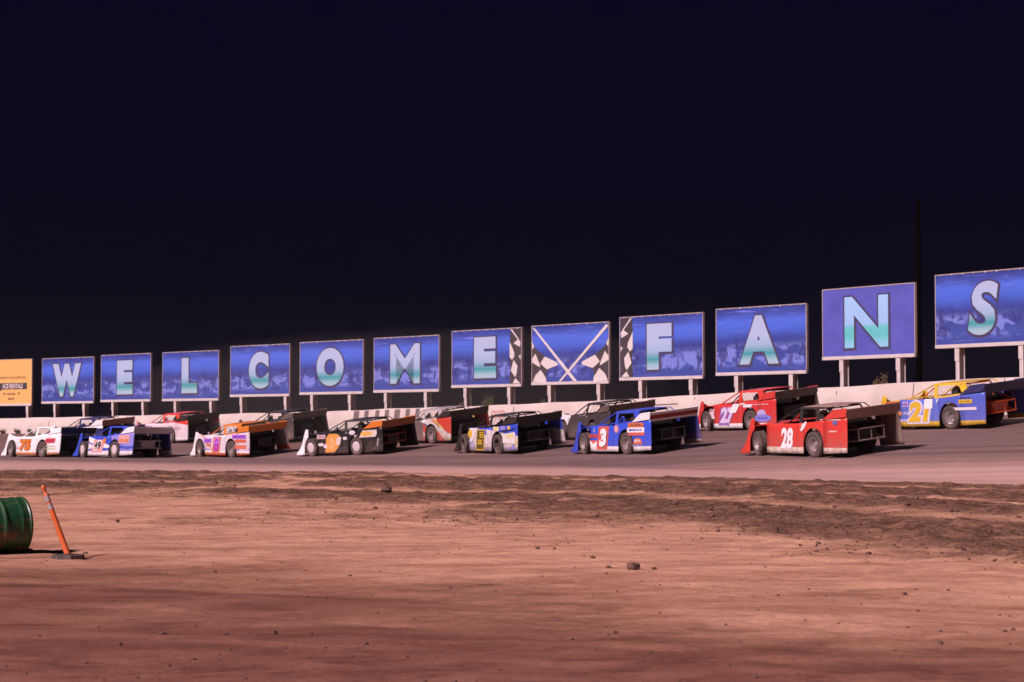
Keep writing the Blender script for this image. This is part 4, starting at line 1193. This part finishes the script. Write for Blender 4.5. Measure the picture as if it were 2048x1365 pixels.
# lathe runs along local y: turn it onto -x
mb = MB(); mb.lathe(prof, 48, Matrix.Translation((.44, 0, DR)) @ Matrix.Rotation(R(90), 4, 'Z'))
mb.build('drum_shell', drum_mat(), root, smooth=True)
mb = MB(); mb.lathe([(.001, .0), (.035, .0), (.035, .018), (.001, .02)], 10, Matrix.Translation((.44 - Ld + .0, .12, DR + .16)) @ Matrix.Rotation(R(90), 4, 'Z'))
mb.build('bung_cap', grey_al, root)

# tilted channelizer post
q = ray_ground(136, 1119)
root = empty('delineator_post', Matrix.Translation((q.x, q.y, surf(q.x, q.y))))
tag(root, 'leaning orange traffic post with two white reflective bands on a flat rubber base', 'traffic post')
ORP = flat('orange_plastic', (.60, .115, .028), .45, grime=.12)
mb = MB()
oct_ = [(.165 * math.cos(R(22.5 + 45 * k)), .165 * math.sin(R(22.5 + 45 * k))) for k in range(8)]
mb.poly(oct_, lambda a, b, d: Vector((a * (1 - d * 1.2), b * (1 - d * 1.2), d)), .040)
mb.lathe([(.05, .038), (.05, .050), (.03, .054)], 14, Matrix.Rotation(R(90), 4, 'X'))
mb.build('base', flat('black_rubber_base', (.055, .042, .042), .8, grime=.5), root)
ax = Vector((-.40, .10, 1)).normalized(); L = .74
def pt(f): return Vector((0, 0, .035)) + ax * (L * f)
mb = MB(); fr = [0, .03, .05, .25, .5, .66, .80, .855, .87, .885, .90, .93, .955, .97, 1.0]
rd = [.033, .033, .030, .028, .0265, .025, .024, .0255, .024, .015, .015, .016, .023, .024, .014]
mb.tube([pt(f) for f in fr], rd, 14); mb.build('tube', ORP, root, smooth=True)
for f0, f1 in ((.655, .735), (.765, .85)):
    mb = MB(); mb.tube([pt(f0), pt(f1)], [.0266, .0258], 14); mb.build('reflective_band', flat('white_reflective_band', (.38, .31, .35), .4, grime=.2), root, smooth=True)

# clods
CLOD = flat('dirt_clod', (.095, .044, .032), .95, grime=.4, gscale=14)
def clod_mesh(seed, sx, sy, sz, sub=2):
    bm = bmesh.new(); bmesh.ops.create_icosphere(bm, subdivisions=sub, radius=1)
    r = random.Random(seed); o = Vector((r.random() * 50, r.random() * 50, r.random() * 50))
    from mathutils import noise as N
    for v in bm.verts:
        k = 1 + .45 * N.noise(v.co * 1.3 + o) + .22 * N.noise(v.co * 3.1 + o)
        v.co = v.co * k
        v.co.z = max(v.co.z, -.45)
        v.co = Vector((v.co.x * sx, v.co.y * sy, v.co.z * sz))
    me = bpy.data.meshes.new('dirt_clod'); bm.to_mesh(me); bm.free()
    me.materials.append(CLOD)
    return me
def put_clod(u, v, wpx, label, seed, group=None, ratio=.7, flat_top=False):
    g = ray_ground(u, v)
    s = F / g.y; w = wpx / s * (.88 if group else 1)
    me = clod_mesh(seed, w / 2, w / 2 * .9, w / 2 * ratio * 1.1)
    if flat_top:
        for vv in me.vertices: vv.co.z = min(vv.co.z, w * .30)
    o = bpy.data.objects.new('dirt_clod', me); C.objects.link(o)
    o.location = (g.x, g.y, surf(g.x, g.y) + w * ratio * .2)
    o.rotation_euler = (0, 0, seed * 1.7)
    tag(o, label, 'dirt clod', group)
put_clod(1266, 1141, 30, 'big flat-topped dark clod alone on the pale infield dirt right of the middle', 3, None, .78, True)
put_clod(1185, 1117, 11, 'small rounded grey stone a little left of the big flat-topped clod', 5)
put_clod(772, 987, 26, 'large dark clod in the rough strip below the track edge, left of the middle', 7)
put_clod(1308, 1142, 11, 'small broken clod just right of the big flat-topped clod', 8)
put_clod(1217, 1137, 12, 'small flat crumb of dirt just left of the big flat-topped clod', 9, None, .5)
put_clod(548, 1266, 14, 'dark angular clod low in the photo at left of centre, biggest of its cluster', 12)
put_clod(1809, 1188, 12, 'lone dark clod on the pale dirt in the right third of the infield', 14)
put_clod(2026, 1258, 12, 'greyish clod close to the right edge of the foreground dirt', 15)
put_clod(274, 948, 13, 'small dark clod on the grassless bank right below the car 49', 16)
put_clod(1107, 998, 12, 'dark clod on the ridge of rough dirt below the blue and yellow car', 17)
SH = 'small dark crumb of dirt lying on the infield'
for k, (u, v, w) in enumerate([(324, 1268, 17), (450, 1270, 14), (622, 1266, 9), (731, 1288, 14), (801, 1288, 9), (388, 1318, 11), (239, 1291, 15), (1143, 1275, 14), (1230, 1266, 12), (1075, 1098, 11), (1109, 1100, 9),
                               (1436, 1065, 11), (1552, 1064, 14), (1836, 1222, 9), (1880, 1285, 15), (2010, 1266, 12), (1598, 1347, 10), (1511, 1353, 12), (1617, 1178, 8), (1897, 1182, 9), (208, 1360, 9), (112, 1112, 8), (171, 1108, 11), (60, 1104, 20),
                               (700, 1150, 9), (430, 1142, 10), (900, 1175, 10), (1000, 1340, 9), (1300, 1305, 12), (1700, 1110, 12), (1960, 1119, 14), (430, 970, 14), (470, 975, 9), (1240, 985, 12), (1640, 985, 12), (1815, 1022, 13), (1900, 1030, 15), (1980, 1075, 14), (570, 1297, 10), (650, 1297, 9)]):
    put_clod(u, v, w, SH, 100 + k, 'small crumbs of dirt on the infield', random.uniform(.5, .8))
# loose crumbs that nobody could count
mb = MB()
r = random.Random(77)
bm = bmesh.new(); bmesh.ops.create_icosphere(bm, subdivisions=1, radius=1); bm.verts.ensure_lookup_table()
ico_v = [v.co.copy() for v in bm.verts]; ico_f = [tuple(v.index for v in f.verts) for f in bm.faces]; bm.free()
cand = 0
while cand < 15000:
    y_ = 9.5 * (56 / 9.5) ** r.random(); x_ = r.uniform(-.28, .28) * y_
    i0 = min(np.searchsorted(ys, y_), len(ys) - 1); j0 = min(np.searchsorted(xs, x_), len(xs) - 1)
    cand += 1
    lo_ = loose2[i0, j0]
    if e_[i0, j0] < .3: continue
    if r.random() > .03 + .75 * lo_: continue
    sz = (r.uniform(.005, .013) if lo_ < .3 else r.uniform(.007, .022) * (1 + 1.0 * (r.random() < .04)))
    rot = Matrix.Rotation(r.uniform(0, 6.3), 3, 'Z')
    z_ = surf(x_, y_)
    k3 = (r.uniform(.7, 1.3), r.uniform(.7, 1.3), r.uniform(.5, .95))
    mb.add([rot @ Vector((v.x * k3[0] * sz * r.uniform(.75, 1.2), v.y * k3[1] * sz, v.z * k3[2] * sz)) + Vector((x_, y_, z_ + sz * .3)) for v in ico_v], ico_f)
cr = mb.build('dirt_crumbs', CLOD); kind(cr, 'stuff'); cr['label'] = 'loose crumbs of dark dirt scattered over the infield and rough strip'; cr['category'] = 'dirt crumbs'

# ------------------------------------------------------------------ weeds behind and along the wall, utility pole
DRY = flat('dry_weed', (.16, .095, .045), .9, grime=.2); GRN = flat('dull_green_weed', (.085, .075, .025), .9, grime=.2)
def weed(u, v, hpx, wpx, n, label, mat, back=.45, zoff=None, seed=1, base_z=None):
    t = u_to_t(u); p = wall_at(t, -back if back > 0 else -back, WALL_H)
    s = F / p.y; H_, W2 = hpx / s, wpx / s / 2
    g = wall_at(t, -back, 0); gz = T1(g.x, g.y) - .02
    if base_z == 'track': gz = float(terrain(np.array([g.x]), np.array([g.y]))[0])
    topz = at(u, v - hpx, p.y).z
    d, nn = wall_frame(t)[1:]
    r = random.Random(seed); mb = MB()
    root_h = topz - gz
    for k in range(n):
        a = r.uniform(-1, 1); b = r.uniform(-.5, .5)
        h = root_h * (1 - .55 * abs(a) * r.random()) * r.uniform(.72, 1.0) if root_h > .5 else root_h * r.uniform(.4, 1)
        x0, x1 = a * W2 * .35, a * W2 * r.uniform(.7, 1.1)
        def q(f, x): return Vector((g.x + d[0] * x + nn[0] * b * .3 * f, g.y + d[1] * x + nn[1] * b * .3 * f, gz + h * f))
        pts = [q(0, x0), q(.35, x0 * .7 + x1 * .3 * .6), q(.7, .5 * (x0 + x1)), q(1, x1)]
        mb.tube(pts, [.012, .010, .007, .003], 4)
        for m_ in range(5):
            f = r.uniform(.45, 1); x = x0 + (x1 - x0) * f * .9; c = q(f, x)
            e = c + Vector((d[0], d[1], 0)) * r.uniform(-.16, .16) + Vector((0, 0, r.uniform(.02, .14)))
            mb.tube([c, e], [.007, .002], 3)
            mid = (c + e) / 2; w = .02
            mb.add([c, mid + Vector((0, 0, w)), e, mid - Vector((0, 0, w))], [(0, 1, 2, 3)])
    o = mb.build('weed_clump', mat)
    tag(o, label, 'weeds')
    return o
weed(1742, 768, 26, 70, 60, 'spiky dry weed bush standing behind the wall between the posts of the N board', DRY, .5, seed=4)
weed(962, 808, 20, 50, 46, 'dull green weeds showing above the wall below the second letter E board', GRN, .5, seed=5)
weed(905, 812, 12, 30, 26, 'low dry grass behind the wall left of the second letter E board post', DRY, .5, seed=6)
weed(1070, 806, 12, 40, 26, 'low grass above the wall just left of the crossed flags board post', GRN, .5, seed=7)
weed(1372, 790, 12, 46, 30, 'small tuft of grass behind the wall at the right post of the F board', GRN, .45, seed=8)
weed(1489, 783, 8, 16, 14, 'tiny weed on the wall next to the left post of the A board', DRY, .4, seed=9)
for u, w, sd, lb in ((12, 14, 21, 'dark low weed at the foot of the wall at the far left'), (41, 16, 22, 'dark weed at the foot of the wall, above the nose of the white car 75'), (68, 12, 23, 'dark low weed at the wall foot above the roof of car 75')):
    weed(u, 864, 5, w, 16, lb, flat('dark_weed', (.04, .03, .018), .9), -.28, base_z='track', seed=sd)

u0 = 1838; D0 = 96.0
b0 = at(u0, 700, D0); tz = at(u0, 398, D0).z
root = empty('utility_pole', Matrix.Translation((b0.x, b0.y, T1(b0.x, b0.y))))
tag(root, 'faint dark wooden pole rising into the night sky between the N and S boards', 'pole')
mb = MB(); mb.tube([(0, 0, 0), (0, 0, (tz - root.location.z) / 2), (0, 0, tz - root.location.z)], [.15, .13, .11], 10)
POLEM, nt_, b_ = new_mat('unlit_pole_wood')
b_.inputs['Base Color'].default_value = (.0022, .0014, .0013, 1); b_.inputs['Roughness'].default_value = 1; b_.inputs['Specular IOR Level'].default_value = 0  # near-black base colour stands in for a pole outside the floodlights
mb.build('pole_shaft', POLEM, root, smooth=True)

# ------------------------------------------------------------------ light
wd = bpy.data.worlds.new('World'); S.world = wd; wd.use_nodes = True
nt = wd.node_tree; g = NT(nt)
bg = nt.nodes['Background']
sep = g.n('ShaderNodeSeparateXYZ'); g.l(g.coords('Generated'), sep.inputs[0])
col = g.ramp(g.math('ADD', g.math('MULTIPLY', sep.outputs[2], 2.0), .5, True),
             [(0, (.001, .0008, .003)), (.49, (.0012, .0010, .0048)), (.56, (.0013, .0012, .0066)), (.72, (.0017, .0016, .0092)), (.86, (.0021, .0019, .0122)), (1, (.0024, .0021, .0128))])
g.l(col, bg.inputs['Color']); bg.inputs['Strength'].default_value = .82
sun = bpy.data.objects.new('floodlights', bpy.data.lights.new('floodlights', 'SUN')); C.objects.link(sun)
sun.data.energy = 5.0; sun.data.angle = R(8); sun.data.color = (1, .775, .80)
Ld_ = Vector((-.73, -.68, 0)).normalized() * math.cos(R(41)) + Vector((0, 0, math.sin(R(41))))
sun.rotation_euler = Ld_.to_track_quat('Z', 'Y').to_euler()

def volume(name, dens, col, aniso=0.0):
    m = bpy.data.materials.new(name); m.use_nodes = True
    n = m.node_tree
    for q in list(n.nodes): n.nodes.remove(q)
    o = n.nodes.new('ShaderNodeOutputMaterial'); v = n.nodes.new('ShaderNodeVolumePrincipled')
    v.inputs['Color'].default_value = (*col, 1); v.inputs['Density'].default_value = dens; v.inputs['Anisotropy'].default_value = aniso
    n.links.new(v.outputs[0], o.inputs['Volume'])
    return m
hz = MB().box((0, 125, 5.5), (580, 420, 16)).build('haze', volume('thin_dust_haze', HAZE, (.9, .82, .8)))
kind(hz, 'stuff')
# dust the cars have thrown up, drifting over the wall
bm = bmesh.new(); bmesh.ops.create_icosphere(bm, subdivisions=4, radius=1)
from mathutils import noise as MN
tc = u_to_t(760); pc = wall_pt(tc); dc = wall_dir(tc)
for v in bm.verts:
    k = 1 + .30 * MN.noise(v.co * 1.6 + Vector((3, 8, 1))) + .12 * MN.noise(v.co * 4 + Vector((9, 2, 5)))
    c = v.co * k
    v.co = Vector((c.x * 24, c.y * 6.5, max(c.z, -.12) * 4.6))
me = bpy.data.meshes.new('dust_cloud'); bm.to_mesh(me); bm.free()
me.materials.append(volume('drifting_dust', .0042, (.9, .80, .76)))
dcl = bpy.data.objects.new('dust_cloud', me); C.objects.link(dcl)
dcl.matrix_world = Matrix(((dc[0], -dc[1], 0, pc[0]), (dc[1], dc[0], 0, pc[1]), (0, 0, 1, pc[2] - .9), (0, 0, 0, 1)))
kind(dcl, 'stuff')
S.view_settings.view_transform = 'Standard'; S.view_settings.look = 'None'
S.view_settings.exposure = .3; S.view_settings.gamma = 1; S.view_settings.use_curve_mapping = False
S.render.engine = 'CYCLES'
S.cycles.use_denoising = True
S.cycles.max_bounces = 6
S.cycles.diffuse_bounces = 3
S.cycles.volume_bounces = 0
